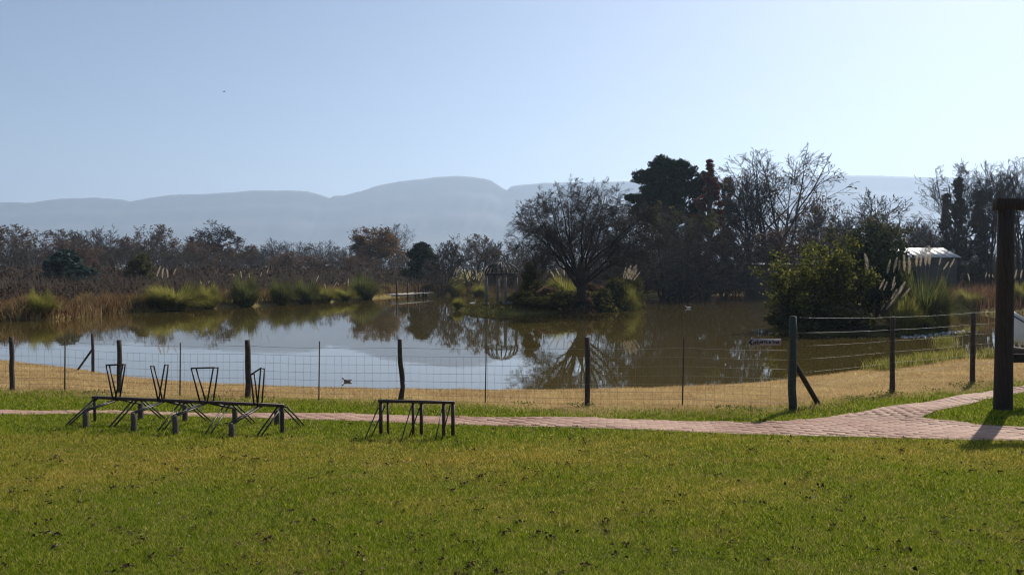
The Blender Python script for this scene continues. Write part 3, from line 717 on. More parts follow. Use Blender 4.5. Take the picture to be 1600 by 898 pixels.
# ------------------------------------------------------------------ sheds in the trees
def shed(px0, px1, py_ridge, py_eave, Y, label, wall, roof, deep=5.0, win=True):
    x0, x1 = (px0 - 800) / F * Y, (px1 - 800) / F * Y; ze = at(0, py_eave, Y)[2]; zr_ = at(0, py_ridge, Y + deep / 2)[2]; g = gz((x0 + x1) / 2, Y)
    O = np.array([(x0 + x1) / 2, Y, g]); s = empty('shed', O); tag(s, label, "shed"); W = x1 - x0; h = ze - g
    body = build('wall', boxv((0, deep / 2 + 0.3, h / 2 - 0.1), (W - 0.5, deep, h + 0.1)), M[wall], s)
    # roof sheets with a ridge, each slope a row of corrugated panels
    n = 8
    for k in range(n):
        xa = -W / 2 + W * k / n; xb = xa + W / n - 0.02
        for sgn in (0, 1):
            y0, y1 = (0.0, deep / 2 + 0.3) if sgn == 0 else (deep + 0.6, deep / 2 + 0.3)
            V = np.array([(xa, y0, h), (xb, y0, h), (xb, y1, zr_ - g), (xa, y1, zr_ - g)]); V2 = V + (0, 0, 0.06)
            build('roof_panel', (np.concatenate([V, V2]), [np.array([[0, 1, 2, 3], [7, 6, 5, 4], [0, 4, 5, 1], [1, 5, 6, 2], [2, 6, 7, 3], [3, 7, 4, 0]])]), M[roof], s)
    for sx in (-1, 1):
        V = np.array([(sx * (W / 2 - 0.25), 0.3, h), (sx * (W / 2 - 0.25), deep + 0.3, h), (sx * (W / 2 - 0.25), deep / 2 + 0.3, zr_ - g)]); V = np.concatenate([V, V - (sx * 0.05, 0, 0)])
        build('gable', (V, [np.array([[0, 1, 2], [5, 4, 3]]), np.array([[0, 1, 4, 3], [1, 2, 5, 4], [2, 0, 3, 5]])]), M[wall], s)
    if win:
        for wx in (-0.25, 0.2):
            f = build('window', boxv((wx * W, 0.29, h * 0.55), (0.9, 0.06, 0.8)), M['roof_white'], s); build('pane', boxv((wx * W, 0.255, h * 0.55), (0.76, 0.03, 0.66)), M['glass_dark'], f)
    return s
shed(1404, 1502, 388, 402.5, 78, "low shed with a bright white metal roof behind the reeds", 'wall_dark', 'roof_white', 6.0, False)
shed(1178, 1262, 412, 414, 88, "dark brown shed with thin pale roof edge behind the leafy bush", 'wall_board', 'roof_white', 4.0, False)

# ------------------------------------------------------------------ trees
def grow(seed, H, r0, sp):
    """segments of a branching tree; returns P0,P1,R0,R1,level arrays"""
    g = random.Random(seed); S = []
    def rnd_perp(d):
        v = Vector((g.gauss(0, 1), g.gauss(0, 1), g.gauss(0, 1))); v = v - d * v.dot(d)
        return v.normalized() if v.length > 1e-6 else Vector((1, 0, 0))
    n, ang, rat, up, wob, seg = sp['n'], sp['ang'], sp['rat'], sp['up'], sp['wob'], sp['seg']
    rmin = sp.get('rmin', 0.008); top = len(n)
    up = list(up) + [up[-1]]; wob = list(wob) + [wob[-1]]
    env = sp.get('env')                      # (centre height, horizontal radius, vertical radius): outline of the crown
    def reach(p, d):
        zc, a_, b_ = env; px, py, pz = p.x / a_, p.y / a_, (p.z - zc) / b_; dx, dy, dz = d.x / a_, d.y / a_, d.z / b_
        A = dx * dx + dy * dy + dz * dz; B = px * dx + py * dy + pz * dz; C = px * px + py * py + pz * pz - 1
        q = B * B - A * C
        return 0.25 if q <= 0 or C > 0 else (-B + math.sqrt(q)) / A
    def branch(p, d, L, r, lv, az=0.0):
        m = seg[lv]; step = L / m; pts = [p.copy()]; dirs = []; rend = max(rmin, r * sp['taper'][lv])
        for k in range(m):
            w = wob[lv]; d = (d + Vector((g.gauss(0, w), g.gauss(0, w), g.gauss(0, w))) + Vector((0, 0, up[lv] * (k + 1) / m))).normalized()
            q = p + d * step; ra = r + (rend - r) * k / m; rb = r + (rend - r) * (k + 1) / m
            S.append((p.x, p.y, p.z, q.x, q.y, q.z, ra, rb, lv)); p = q; pts.append(p.copy()); dirs.append(d.copy())
        if lv >= top: return
        cl = sp['clear'][lv]; cnt = max(1, int(n[lv] * (0.75 + 0.5 * g.random())))
        for c in range(cnt):
            t = cl + (1 - cl) * ((c + g.random()) / cnt); t = min(t, 0.999); k = int(t * m); f = t * m - k
            bp = pts[k].lerp(pts[k + 1], f); bd = dirs[k]; a = R(ang[lv] * (0.7 + 0.6 * g.random()))
            if lv == 0 and 'arange' in sp: a = R(sp['arange'][0] + (sp['arange'][1] - sp['arange'][0]) * (((c * 7) % cnt) + g.random()) / cnt)
            az2 = az + c * 2.399 + g.uniform(-0.5, 0.5)
            if lv == 0: side = Vector((math.cos(az2), math.sin(az2), 0)); side = (side - bd * side.dot(bd)).normalized()
            else: side = rnd_perp(bd)
            nd = (bd * math.cos(a) + side * math.sin(a)).normalized()
            shape = 1 - sp.get('cone', 0.45) * (t - cl) / max(1e-3, 1 - cl) if lv == 0 else 1 - 0.4 * t
            cr = (r + (rend - r) * t) * sp.get('rr', 0.62)
            CL = L * rat[lv] * shape * (0.75 + 0.5 * g.random())
            if env:
                q = reach(bp, nd); rg = sp.get('rag', 0.22); CL = q * (1 - rg + 1.25 * rg * g.random()) if lv == 0 else min(CL, q * (0.9 + 0.25 * g.random()) + 0.12)
            branch(bp, nd, CL, max(rmin, cr), lv + 1, g.random() * 6.28)
    for st in range(sp.get('stems', 1)):
        d0 = Vector((g.gauss(0, sp.get('lean', 0.03)), g.gauss(0, sp.get('lean', 0.03)), 1)) + Vector(sp.get('tilt', (0, 0, 0)))
        if sp.get('stems', 1) > 1:
            a = st * 6.28 / sp['stems'] + g.random(); d0 += Vector((math.cos(a), math.sin(a), 0)) * sp.get('spread', 0.35)
        branch(Vector((g.gauss(0, .1) * (sp.get('stems', 1) > 1), g.gauss(0, .1) * (sp.get('stems', 1) > 1), -0.1)), d0.normalized(), H * sp.get('tl', 0.85), r0, 0)
    return np.array(S)

def seg_mesh(S):
    big = S[:, 6] > 0.045; P = []
    for k, n in ((big, 6), (~big, 3)):
        if k.any(): A = S[k]; P.append(tubes(A[:, 0:3], A[:, 3:6], A[:, 6], A[:, 7], n))
    return join(P)

def leaves(P, size, g, jitter=0.1, elong=1.7):
    """rhombic leaves at points P with random facing"""
    n = len(P); P = P + g.normal(0, jitter, (n, 3)); a = g.normal(0, 1, (n, 3)); a /= np.linalg.norm(a, axis=1, keepdims=True)
    b = g.normal(0, 1, (n, 3)); b -= a * (a * b).sum(1, keepdims=True); b /= np.linalg.norm(b, axis=1, keepdims=True)
    s = size * g.uniform(0.6, 1.3, (n, 1)); A = a * s * elong / 2; B = b * s / 2
    V = np.stack([P - A, P - A * 0.1 + B, P + A, P - A * 0.1 - B], 1).reshape(-1, 3); k = (np.arange(n) * 4)[:, None]
    return V, [k + np.array([0, 1, 2, 3])]

BARE = dict(n=[11, 7, 6, 5], ang=[48, 42, 42, 40], rat=[0.55, 0.52, 0.5, 0.5], up=[0.03, 0.18, 0.16, 0.10], wob=[0.05, 0.10, 0.14, 0.16], seg=[8, 5, 4, 3, 2],
            taper=[0.2, 0.3, 0.35, 0.4, 0.6], clear=[0.22, 0.2, 0.2, 0.15], cone=0.5, rmin=0.013)
def spec(**k): s = dict(BARE); s.update(k); return s
PROTO = {}
def proto(key, seed, H, r0, sp, bark, leaf=None, nleaf=0, lsize=0.2, jit=0.15, lv=None, lowonly=None):
    S = grow(seed, H, r0, sp); g = np.random.default_rng(seed)
    V, Fs = seg_mesh(S); top = V[:, 2].max(); lo, hi = np.percentile(V[:, 0], 2), np.percentile(V[:, 0], 98)
    tm = np_mesh('trunk', V, Fs); tm.materials.append(M[bark]); lm = None
    if leaf:
        T = S[S[:, 8] >= (lv if lv is not None else len(sp['n']) - 1)]; k = g.integers(0, len(T), nleaf); f = g.random((nleaf, 1))
        P = T[k, 0:3] * (1 - f) + T[k, 3:6] * f
        if lowonly: P = P[P[:, 2] < lowonly * top]
        LV, LF = leaves(P, lsize, g, jit); lm = np_mesh('crown', LV, LF); lm.materials.append(M[leaf])
    PROTO[key] = (tm, lm, top, (hi - lo) / 2, (hi + lo) / 2)

proto('bareA', 11, 7, 0.13, spec(stems=1, n=[16, 8, 6, 4], arange=(6, 78), env=(4.0, 2.8, 3.2), tl=0.6), 'bark_grey')
proto('bareB', 23, 7, 0.10, spec(stems=4, spread=0.32, n=[8, 6, 5, 4], clear=[0.12, .2, .2, .1], ang=[34, 38, 40, 40], up=[0.05, 0.2, 0.2, 0.12]), 'bark_brown')
proto('bareC', 37, 7, 0.11, spec(stems=3, spread=0.22, n=[9, 6, 6, 4], ang=[38, 36, 38, 40], up=[0.04, 0.3, 0.25, 0.15], cone=0.4), 'bark_grey')
proto('tips', 41, 7, 0.12, spec(stems=2, spread=0.2, n=[11, 7, 5, 4], arange=(6, 70), env=(4.2, 2.7, 3.1), tl=0.55), 'bark_brown', 'leaf_tan', 1600, 0.13, 0.08, 4)
proto('russet', 53, 7, 0.12, spec(stems=2, spread=0.2, n=[11, 7, 5, 4], arange=(6, 75), env=(3.8, 2.7, 3.3), tl=0.55), 'bark_brown', 'leaf_russet', 3600, 0.12, 0.14, 3)
proto('pointed', 59, 8, 0.14, spec(n=[26, 7, 5, 4], arange=(30, 70), env=(3.4, 2.0, 4.6), tl=0.93, clear=[0.12, .2, .2, .1]), 'bark_brown', 'leaf_brown', 4200, 0.12, 0.14, 3, 0.8)
proto('orange', 61, 7.5, 0.15, spec(stems=2, spread=0.2, n=[11, 7, 5, 3], clear=[0.15, .2, .2, .1], cone=0.35), 'bark_brown', 'leaf_orange', 11000, 0.14, 0.2, 3)
proto('olive', 67, 8, 0.15, spec(stems=3, spread=0.3, n=[10, 7, 5, 4], cone=0.3), 'bark', 'leaf_olive', 6000, 0.16, 0.16, 3)
proto('dense', 71, 9, 0.15, spec(stems=4, spread=0.33, n=[9, 6, 6, 4], clear=[0.1, .15, .15, .1], up=[0.02, 0.08, 0.03, -0.05], cone=0.3, wob=[0.06, 0.14, 0.18, 0.2]), 'bark')
proto('tallA', 83, 16, 0.26, spec(stems=2, spread=0.12, n=[11, 7, 6, 4], arange=(5, 62), env=(9.6, 5.4, 6.6), tl=0.62, ang=[42, 40, 42, 44], rat=[0.44, 0.5, 0.5, 0.5], clear=[0.3, .2, .2, .1], rmin=0.016, up=[0.02, .28, .2, .1]), 'bark', 'leaf_orange', 800, 0.17, 0.15, 4, 0.8)
proto('tallB', 89, 14, 0.28, spec(stems=1, arange=(8, 75), env=(8.0, 5.2, 6.0), tl=0.6, n=[18, 9, 6, 4], ang=[46, 44, 42, 44], rat=[0.56, 0.5, 0.5, 0.5], clear=[0.28, .2, .2, .1], rmin=0.016, up=[0.02, .2, .14, .06]), 'bark')
proto('tallC', 97, 14, 0.24, spec(stems=2, spread=0.16, arange=(6, 65), env=(8.6, 4.2, 5.6), tl=0.62, n=[13, 8, 6, 4], ang=[40, 40, 42, 44], rat=[0.5, 0.5, 0.5, 0.5], clear=[0.3, .2, .2, .1], rmin=0.016, up=[0.02, .22, .14, .06]), 'bark')
proto('fill', 101, 7, 0.09, spec(stems=3, spread=0.35, n=[7, 5, 4], seg=[5, 3, 2, 2], clear=[0.08, .15, .1], rmin=0.022), 'bark_grey')

def clump_tree(key, seed, clumps, nleaf, lsize, leaf, bark, trunk, elong=2.2, hollow=0.55):
    """evergreens: leaves on the shells of many irregular clumps, plus a trunk with a limb to every clump"""
    g = np.random.default_rng(seed); P = []; T = [(np.array([0, 0, -0.1]), np.array([0, 0, trunk[0]]), trunk[1], trunk[1] * 0.35)]
    vol = np.array([c[3] * c[4] * c[5] for c in clumps]) ** (2 / 3); cnt = (nleaf * vol / vol.sum()).astype(int)
    for (x, y, z, a, b, c), m in zip(clumps, cnt):
        d = g.normal(0, 1, (m, 3)); d /= np.linalg.norm(d, axis=1, keepdims=True); r = hollow + (1.05 - hollow) * g.random((m, 1)) ** 0.7
        bump = 1 + 0.16 * np.sin(d[:, :1] * 5 + x * 3) * np.sin(d[:, 1:2] * 6 + y) + 0.14 * np.sin(d[:, 2:] * 7 + z * 2)
        P.append(d * r * bump * (a, b, c) + (x, y, z))
        zs = min(z * 0.75, trunk[0]); T.append((np.array([0, 0, zs]), np.array([x, y, z]), trunk[1] * 0.35, 0.02))
    LV, LF = leaves(np.concatenate(P), lsize, g, lsize * 0.3, elong); lm = np_mesh('crown', LV, LF); lm.materials.append(M[leaf])
    V, Fs = tubes([t[0] for t in T], [t[1] for t in T], [t[2] for t in T], [t[3] for t in T], 6)
    tm = np_mesh('trunk', V, Fs); tm.materials.append(M[bark])
    PROTO[key] = (tm, lm, LV[:, 2].max(), (np.percentile(LV[:, 0], 99) - np.percentile(LV[:, 0], 1)) / 2, (np.percentile(LV[:, 0], 99) + np.percentile(LV[:, 0], 1)) / 2)
def rclumps(seed, n, H, prof, rmin, rmax, zlo=0.1, shrink=0.0):
    g = np.random.default_rng(seed); out = []
    for k in range(n):
        t = zlo + (1 - zlo) * (k + g.random()) / n; rad = prof(t); a = g.random() * 6.28; q = rad * g.uniform(0.45, 1.12); s = g.uniform(rmin, rmax) * (1 - shrink * t)
        out.append((q * math.cos(a), q * math.sin(a), t * H, s, s, s * g.uniform(0.6, 0.95)))
    return out
clump_tree('evergreen', 5, rclumps(5, 40, 4.6, lambda t: 1.8 * (1 - t) ** 0.8 + 0.05, 0.35, 0.75, 0.08, 0.5), 9000, 0.17, 'leaf_blue', 'bark', (3.6, 0.12))
clump_tree('evergreen2', 6, rclumps(6, 34, 5.0, lambda t: 1.6 * math.sin(math.pi * min(1, 0.25 + 0.72 * t)) + 0.05, 0.45, 0.8, 0.08), 9000, 0.17, 'leaf_dark', 'bark', (4.0, 0.12))
clump_tree('pine', 8, rclumps(8, 50, 16.0, lambda t: 4.9 * math.sin(math.pi * min(1, (t - 0.5) / 0.5 * 0.72 + 0.2)) ** 0.7, 0.75, 1.45, 0.56), 25000, 0.20, 'leaf_pine', 'bark', (14.5, 0.35), 2.6, 0.45)
clump_tree('cypress', 9, rclumps(9, 90, 15.0, lambda t: 2.7 * (1 - t) ** 0.95, 0.5, 0.95, 0.06, 0.75), 15000, 0.17, 'leaf_rust', 'bark_brown', (14.2, 0.22), 2.4, 0.3)
clump_tree('column', 10, rclumps(10, 40, 11.0, lambda t: 1.0 * (1 - t) ** 0.4 + 0.1, 0.3, 0.6, 0.1), 4500, 0.18, 'leaf_dark', 'bark', (10, 0.2), 2.2, 0.3)
proto('bush', 12, 4.4, 0.06, spec(rag=0.55, stems=7, spread=0.75, n=[8, 6, 4, 3], arange=(15, 80), env=(1.75, 2.7, 2.7), tl=0.5, clear=[0.1, .15, .15, .1], rmin=0.007), 'bark', 'leaf_bush', 15000, 0.10, 0.12, 3)
proto('darkshrub', 13, 4.4, 0.06, spec(stems=5, spread=0.45, n=[8, 5, 5, 3], arange=(10, 75), env=(2.0, 1.6, 2.5), tl=0.6, clear=[0.1, .15, .15, .1], rmin=0.008), 'bark', 'leaf_dark', 6500, 0.10, 0.12, 3)
clump_tree('shrub', 14, rclumps(14, 16, 1.5, lambda t: 0.9 * math.sin(math.pi * min(1, 0.25 + 0.7 * t)), 0.3, 0.5, 0.12), 2600, 0.11, 'leaf_olive', 'bark', (1.0, 0.05), 1.9, 0.3)
clump_tree('russetshrub', 15, rclumps(15, 16, 1.4, lambda t: 0.9 * math.sin(math.pi * min(1, 0.25 + 0.7 * t)), 0.3, 0.5, 0.12), 2600, 0.11, 'leaf_russet', 'bark_brown', (1.0, 0.05), 1.9, 0.3)
clump_tree('greenbush', 16, rclumps(16, 26, 3.2, lambda t: 1.0 * math.sin(math.pi * min(1, 0.25 + 0.65 * t)), 0.35, 0.6, 0.08), 5000, 0.13, 'leaf_olive', 'bark', (2.4, 0.08), 1.9, 0.4)

def place(name, key, px, top_py, hw_px, Y, label, cat="tree", group=None, rz=None, zoff=0.0):
    tm, lm, top, hw, cx = PROTO[key]; x = (px - 800) / F * Y; g = gz(x, Y) + zoff; H = at(px, top_py, Y)[2] - g
    sz = H / top; sx = (hw_px / F * Y) / hw
    o = empty(name, (x, Y, g)); o.rotation_euler = (0, 0, rng.uniform(0, 6.28) if rz is None else rz)
    o.scale = (sx, sx, sz); tag(o, label, cat, group)
    t = bpy.data.objects.new('trunk', tm); COL.objects.link(t); t.parent = o
    if lm: c = bpy.data.objects.new('crown', lm); COL.objects.link(c); c.parent = o
    return o

# --- willow on the island
WSP = dict(rag=0.13, n=[17, 10, 8, 5, 5], ang=[45, 38, 36, 34, 34], arange=(14, 78), env=(4.6, 5.2, 4.5), rat=[1, 0.5, 0.5, 0.55, 0.75], up=[0.0, 0.05, 0.03, -0.03, -0.14], wob=[0.06, 0.15, 0.15, 0.13, 0.09], seg=[5, 8, 5, 4, 3, 2],
           taper=[0.62, 0.16, 0.3, 0.35, 0.45, 0.6], clear=[0.62, 0.2, 0.12, 0.1, 0.1], rmin=0.0060, rr=0.30, tl=0.34, tilt=(-0.12, 0, 0))
S = grow(7, 9.2, 0.47, WSP); V, Fs = seg_mesh(S); tm = np_mesh('trunk', V, Fs); tm.materials.append(M['bark'])
PROTO['willow'] = (tm, None, np.percentile(V[:, 2], 99.9), (np.percentile(V[:, 0], 99) - np.percentile(V[:, 0], 1)) / 2, 0)
place('willow_tree', 'willow', 916, 282, 114, 54.5, "large bare willow with a domed crown of fine drooping branches on the island", rz=0.0)

# --- left tree line
G1, G2, G3 = "bare trees of the left tree line", "russet-leaved trees of the left tree line", "dense dark trees right of the willow"
left = [(-30, 350, 44, 68, 'russet', "brown-leaved tree cut off by the picture's left edge"), (12, 350, 36, 70, 'tips', "pale-tipped bare tree at the far left end of the tree line"),
        (45, 366, 42, 78, 'bareB', "bare many-stemmed tree just left of the blue-green evergreen"), (85, 358, 42, 84, 'tips', "pale-tipped bare tree rising straight behind the blue-green evergreen"),
        (128, 354, 40, 80, 'bareC', "upright bare tree just right of the blue-green evergreen's top"), (166, 348, 38, 78, 'bareB', "tall bare many-stemmed tree between blue-green evergreen and dark olive shrub"),
        (203, 368, 34, 84, 'russet', "brown-leaved tree directly above the dark olive shrub"), (274, 368, 34, 88, 'bareB', "bare tree behind the plumes of the broadest pampas clump"),
        (303, 376, 34, 74, 'russet', "brown-leaved tree left of the pointed tree"), (368, 378, 36, 84, 'russet', "brown-leaved tree right of the pointed tree"),
        (400, 382, 32, 90, 'bareC', "upright bare tree left of the small round-crowned grey tree"), (462, 376, 34, 95, 'bareA', "round bare tree right of the small round-crowned grey tree"),
        (508, 374, 36, 96, 'bareA', "broad round bare tree midway between small grey and orange-brown trees"), (545, 380, 32, 94, 'bareB', "many-stemmed bare tree touching the orange-brown tree's left side"),
        (700, 374, 32, 96, 'bareC', "upright bare tree right of the dark evergreen by the jetty"), (735, 364, 36, 98, 'tips', "pale-tipped bare tree above the pampas tufts left of the gazebo"),
        (768, 372, 32, 102, 'bareC', "upright bare tree straight behind the gazebo dome"), (800, 370, 36, 100, 'bareB', "many-stemmed bare tree behind the willow's left branches"), (842, 380, 36, 96, 'bareA', "round bare tree seen through the willow's lower left branches"),
        (60, 388, 36, 66, 'bareA', "low round bare tree behind the yellow-green clump in the reeds"), (152, 384, 40, 68, 'russet', "low brown-leaved tree right of the blue-green evergreen"),
        (252, 390, 36, 72, 'bareA', "low round bare tree behind the broadest pampas clump"), (345, 394, 36, 74, 'bareB', "low bare tree at the pointed tree's foot"),
        (420, 398, 36, 80, 'bareB', "low bare tree behind the yellow pampas clump"), (486, 398, 38, 84, 'russet', "low brown-leaved tree behind the dark-based yellow pampas clump"), (522, 398, 32, 86, 'bareA', "low round bare tree behind the row of pale plumes"), (690, 398, 32, 90, 'bareA', "low round bare tree at the dark evergreen's right foot"),
        (-80, 358, 44, 72, 'bareB', "bare tree outside the left edge of the picture"), (-140, 353, 48, 74, 'russet', "brown-leaved tree well outside the left edge of the picture")]
left += [(30, 378, 36, 62, 'bareC', "upright bare tree in the front of the wood at far left, above pale reeds"), (110, 374, 36, 60, 'russet', "brown-leaved tree showing just above the blue-green evergreen's tip"), (185, 380, 34, 58, 'bareC', "upright bare tree left of the dark olive shrub, in front"), (290, 388, 32, 58, 'bareA', "round bare tree between broadest pampas plumes and the pointed tree"),
         (385, 394, 32, 56, 'bareA', "round bare tree above the dark green pampas clump"), (445, 392, 30, 58, 'russet', "small brown-leaved tree below the round-crowned grey tree"), (560, 398, 30, 58, 'russet', "brown-leaved tree at the orange-brown tree's left foot"), (610, 400, 28, 60, 'bareC', "bare tree at the orange-brown tree's right foot"), (225, 374, 34, 88, 'bareC', "upright bare tree just left of the round-headed pale-tipped tree"), (315, 362, 26, 92, 'bareC', "upright bare tree touching the pointed tree's left side")]
for px, tp, hw, Y, k, lb in left:
    if px < 650: Y = Y * 1.15 + 78
    place('winter_tree', k, px, tp, hw, Y, lb, "tree", G2 if k == 'russet' else G1)
place('winter_tree', 'tips', 237, 349, 36, 165, "round-headed bare tree with pale dry tips above the green pampas clump")
place('winter_tree', 'pointed', 335, 343, 34, 176, "pointed tree with thin brown leaves rising above the left tree line")
place('winter_tree', 'bareA', 429, 370, 26, 184, "small round-crowned grey tree standing clear of its neighbours in the left tree line")
place('autumn_tree', 'orange', 584, 357, 41, 176, "orange-brown leafy autumn tree left of the jetty")
place('winter_tree', 'tallB', 626, 347, 27, 205, "tall pale bare tree rising behind the orange-brown autumn tree")
place('evergreen_tree', 'evergreen2', 659, 376, 28, 112, "dark green evergreen tree behind the jetty")
place('evergreen_tree', 'evergreen', 103, 388, 38, 86, "blue-green conical evergreen behind the reeds")
place('evergreen_shrub', 'greenbush', 218, 393, 20, 92, "dark olive shrub between reeds and bare trees", "shrub")

for k, px, tp, hw, Y, lb in [('russetshrub', 672, 441, 15, 97, "rust-brown shrub on the shore behind the jetty's right end"), ('russetshrub', 600, 446, 12, 90, "rust-brown shrub at the jetty's left end"), ('shrub', 645, 444, 11, 98, "dull green shrub behind the jetty posts"), ('russetshrub', 695, 446, 16, 98, "brown shrub between jetty and the spiky green clump"), ('shrub', 732, 448, 14, 98, "low shrub on the far shore between the two green clumps")]:
    place('shore_shrub', k, px, tp, hw, Y, lb, "shrub")
# --- behind the willow and right of it
for px, tp, hw, Y, lb in [(985, 310, 58, 84, "dense dark bare tree filling the gap between willow crown and pine"), (1035, 316, 62, 80, "dense dark bare tree standing in front of the pine trunk"), (1100, 336, 54, 78, "dense dark bare tree in front of the rust-red conifer's base"),
                          (1000, 350, 52, 72, "low dense dark tree right behind the island's white plumes"), (1065, 360, 54, 74, "low dense dark tree at the water behind the white duck"), (1130, 350, 46, 84, "dense dark bare tree left of the brown shed"), (960, 334, 48, 88, "dense dark bare tree directly behind the willow's right half")]:
    place('thicket_tree', 'dense', px, tp, hw, Y, lb, "tree", G3)
place('olive_tree', 'olive', 1056, 316, 48, 86, "yellow-olive topped tree in the thicket below the pine")
place('pine_tree', 'pine', 1052, 237, 60, 100, "tall dark pine with a broad rounded crown above the thicket")
place('cypress_tree', 'cypress', 1108, 247, 36, 93, "rust-red conical conifer beside the dark pine")
place('evergreen_tree', 'column', 1137, 274, 12, 110, "narrow green conifer between the rusty conifer and the tall bare tree")
place('tall_tree', 'tallA', 1210, 228, 82, 94, "tall bare tree with a few orange leaves, highest of the bare crowns")
place('tall_tree', 'tallC', 1168, 262, 44, 92, "dark slender bare tree in front of the rust-red conifer")
place('winter_tree', 'russet', 1215, 352, 52, 84, "russet-leaved low tree under the tall bare tree")
place('winter_tree', 'tips', 1292, 305, 42, 96, "twiggy bare tree left of the leafy bush, right of the tall tree")
place('winter_tree', 'bareA', 1366, 292, 56, 90, "spreading bare tree in the gap above the leafy bush")
place('winter_tree', 'olive', 1352, 333, 42, 70, "dark olive tree directly behind the leafy bush")
for k, px, tp, hw, Y, lb in [('bareA', 1255, 312, 42, 90, "round bare tree right of the tall tree's trunk above the leafy bush"), ('bareC', 1320, 330, 38, 86, "upright bare tree behind the leafy bush's top"), ('bareB', 1412, 346, 46, 92, "many-stemmed bare tree behind the white shed roof's left end"), ('bareC', 1442, 340, 42, 100, "upright bare tree above the middle of the white shed roof"), ('bareA', 1470, 346, 46, 104, "round bare tree above the white shed roof's right end"),
                          ('dense', 1540, 362, 52, 100, "dense dark tree left of the timber post"), ('dense', 1600, 360, 52, 98, "dense dark tree behind the timber post at the right edge"), ('dense', 1480, 372, 52, 106, "dense dark tree just behind the white shed"), ('bareA', 1185, 368, 42, 96, "round bare tree straight behind the brown shed"), ('bareB', 1150, 380, 38, 92, "low many-stemmed bare tree left of the brown shed"),
                          ('dense', 1250, 370, 48, 102, "dense dark tree behind the brown shed's right end"), ('dense', 1330, 376, 52, 104, "dense dark tree behind the dark olive tree"), ('dense', 1400, 376, 48, 108, "dense dark tree left of the white shed")]:
    place('winter_tree', k, px, tp, hw, Y, lb, "tree", "bare trees of the right-hand woods")
place('tall_tree', 'tallB', 1487, 250, 58, 86, "big spreading bare tree right of the white-roofed shed")
place('tall_tree', 'tallC', 1543, 248, 44, 90, "tall twin-stemmed bare tree left of the timber frame")
place('tall_tree', 'tallC', 1594, 242, 50, 84, "tall bare tree cut off by the right edge above the timber beam")
place('tall_tree', 'tallB', 1668, 246, 58, 88, "bare tree beyond the right edge of the woods")
place('evergreen_tree', 'column', 1498, 274, 12, 92, "ragged ivy-dark column of a tree inside the big bare crown")
place('evergreen_tree', 'column', 1531, 296, 13, 94, "dark shaggy narrow tree left of the timber frame")
place('evergreen_tree', 'column', 1478, 300, 9, 96, "small dark narrow tree beside the ivy-dark column")

# --- leafy bush island
place('leafy_bush', 'bush', 1280, 371, 68, 38.0, "large yellow-green leafy bush standing in the pond", "bush", rz=0.0, zoff=-0.05)
place('dark_shrub', 'darkshrub', 1360, 350, 46, 39.0, "dark tall shrub between leafy bush and pampas grass", "shrub", rz=1.0)
place('dark_shrub', 'darkshrub', 1398, 408, 34, 38.5, "low dark shrub behind the leaning pampas plumes", "shrub", rz=2.4)
place('leafy_bush', 'shrub', 1310, 470, 40, 35.9, "low olive growth at the waterline below the leafy bush", "bush", rz=0.6, zoff=-0.06)
place('leafy_bush', 'shrub', 1245, 462, 34, 37.6, "yellowish skirt of the leafy bush hanging over the water", "bush", rz=2.0, zoff=-0.06)

# --- island undergrowth
for k, px, tp, hw, Y, lb in [('russetshrub', 862, 447, 30, 57, "brown rounded shrub between gazebo and willow"), ('greenbush', 830, 405, 16, 58.5, "tall loose green shrub touching the gazebo"), ('shrub', 880, 452, 26, 55.2, "low olive shrub at the willow's foot, left side"),
                             ('shrub', 842, 462, 30, 54.6, "low dark hedge-like growth on the island's front edge"), ('shrub', 960, 428, 26, 57.5, "twiggy shrub right of the willow trunk"), ('russetshrub', 905, 458, 22, 54.4, "brown growth on the island edge before the willow"), ('greenbush', 985, 420, 22, 60, "green bush at the right tip of the island"), ('shrub', 945, 446, 22, 56.0, "small olive shrub beside the willow trunk, right side"), ('russetshrub', 925, 440, 20, 60, "brown shrub behind the willow trunk"), ('shrub', 818, 452, 18, 55.8, "dark low shrub right of the gazebo pillars")]:
    place('island_shrub', k, px, tp, hw, Y, lb, "shrub")

# ------------------------------------------------------------------ pampas grass
def tuft_mesh(seed, n, R_, H, wid=0.035, pw=0.8):
    g = np.random.default_rng(seed); V = []; Q = []
    a = g.uniform(0, 2 * np.pi, n); L = H * g.uniform(0.75, 1.2, n) * (1 + 0.15 * np.sin(2 * a + seed)); lean = g.uniform(0.12, 1.0, n) ** pw * (1 + 0.2 * np.sin(3 * a + 2 * seed)); br_ = R_ * 0.42 * np.sqrt(g.random(n))
    ts = np.linspace(0, 1, 6); b = np.c_[br_ * np.cos(a), br_ * np.sin(a), np.zeros(n)]; side = np.c_[-np.sin(a), np.cos(a), np.zeros(n)]
    out = np.c_[np.cos(a), np.sin(a), np.zeros(n)]
    for k, t in enumerate(ts):
        rad = lean * R_ * 1.15 * t ** 1.25; z = L * (t - 0.72 * lean ** 1.3 * t ** 2.2) * (0.98 - 0.12 * lean)
        c = b + out * rad[:, None]; c[:, 2] = z; w = wid * (1 - t) ** 0.6 * np.ones(n)
        V.append(c - side * w[:, None] / 2); V.append(c + side * w[:, None] / 2)
    V = np.stack(V, 1); m = 12; base = (np.arange(n) * m)[:, None]
    for k in range(5): Q.append(base + np.array([2 * k, 2 * k + 1, 2 * k + 3, 2 * k + 2]))
    return V.reshape(-1, 3), [np.concatenate(Q)]
TUFT = []
for s in range(3):
    me = np_mesh('foliage', *tuft_mesh(30 + s, 2600, 1.0, 1.35, 0.022, (0.55, 0.75, 1.0)[s])); me.materials.append(M['pampas']); TUFT.append(me)
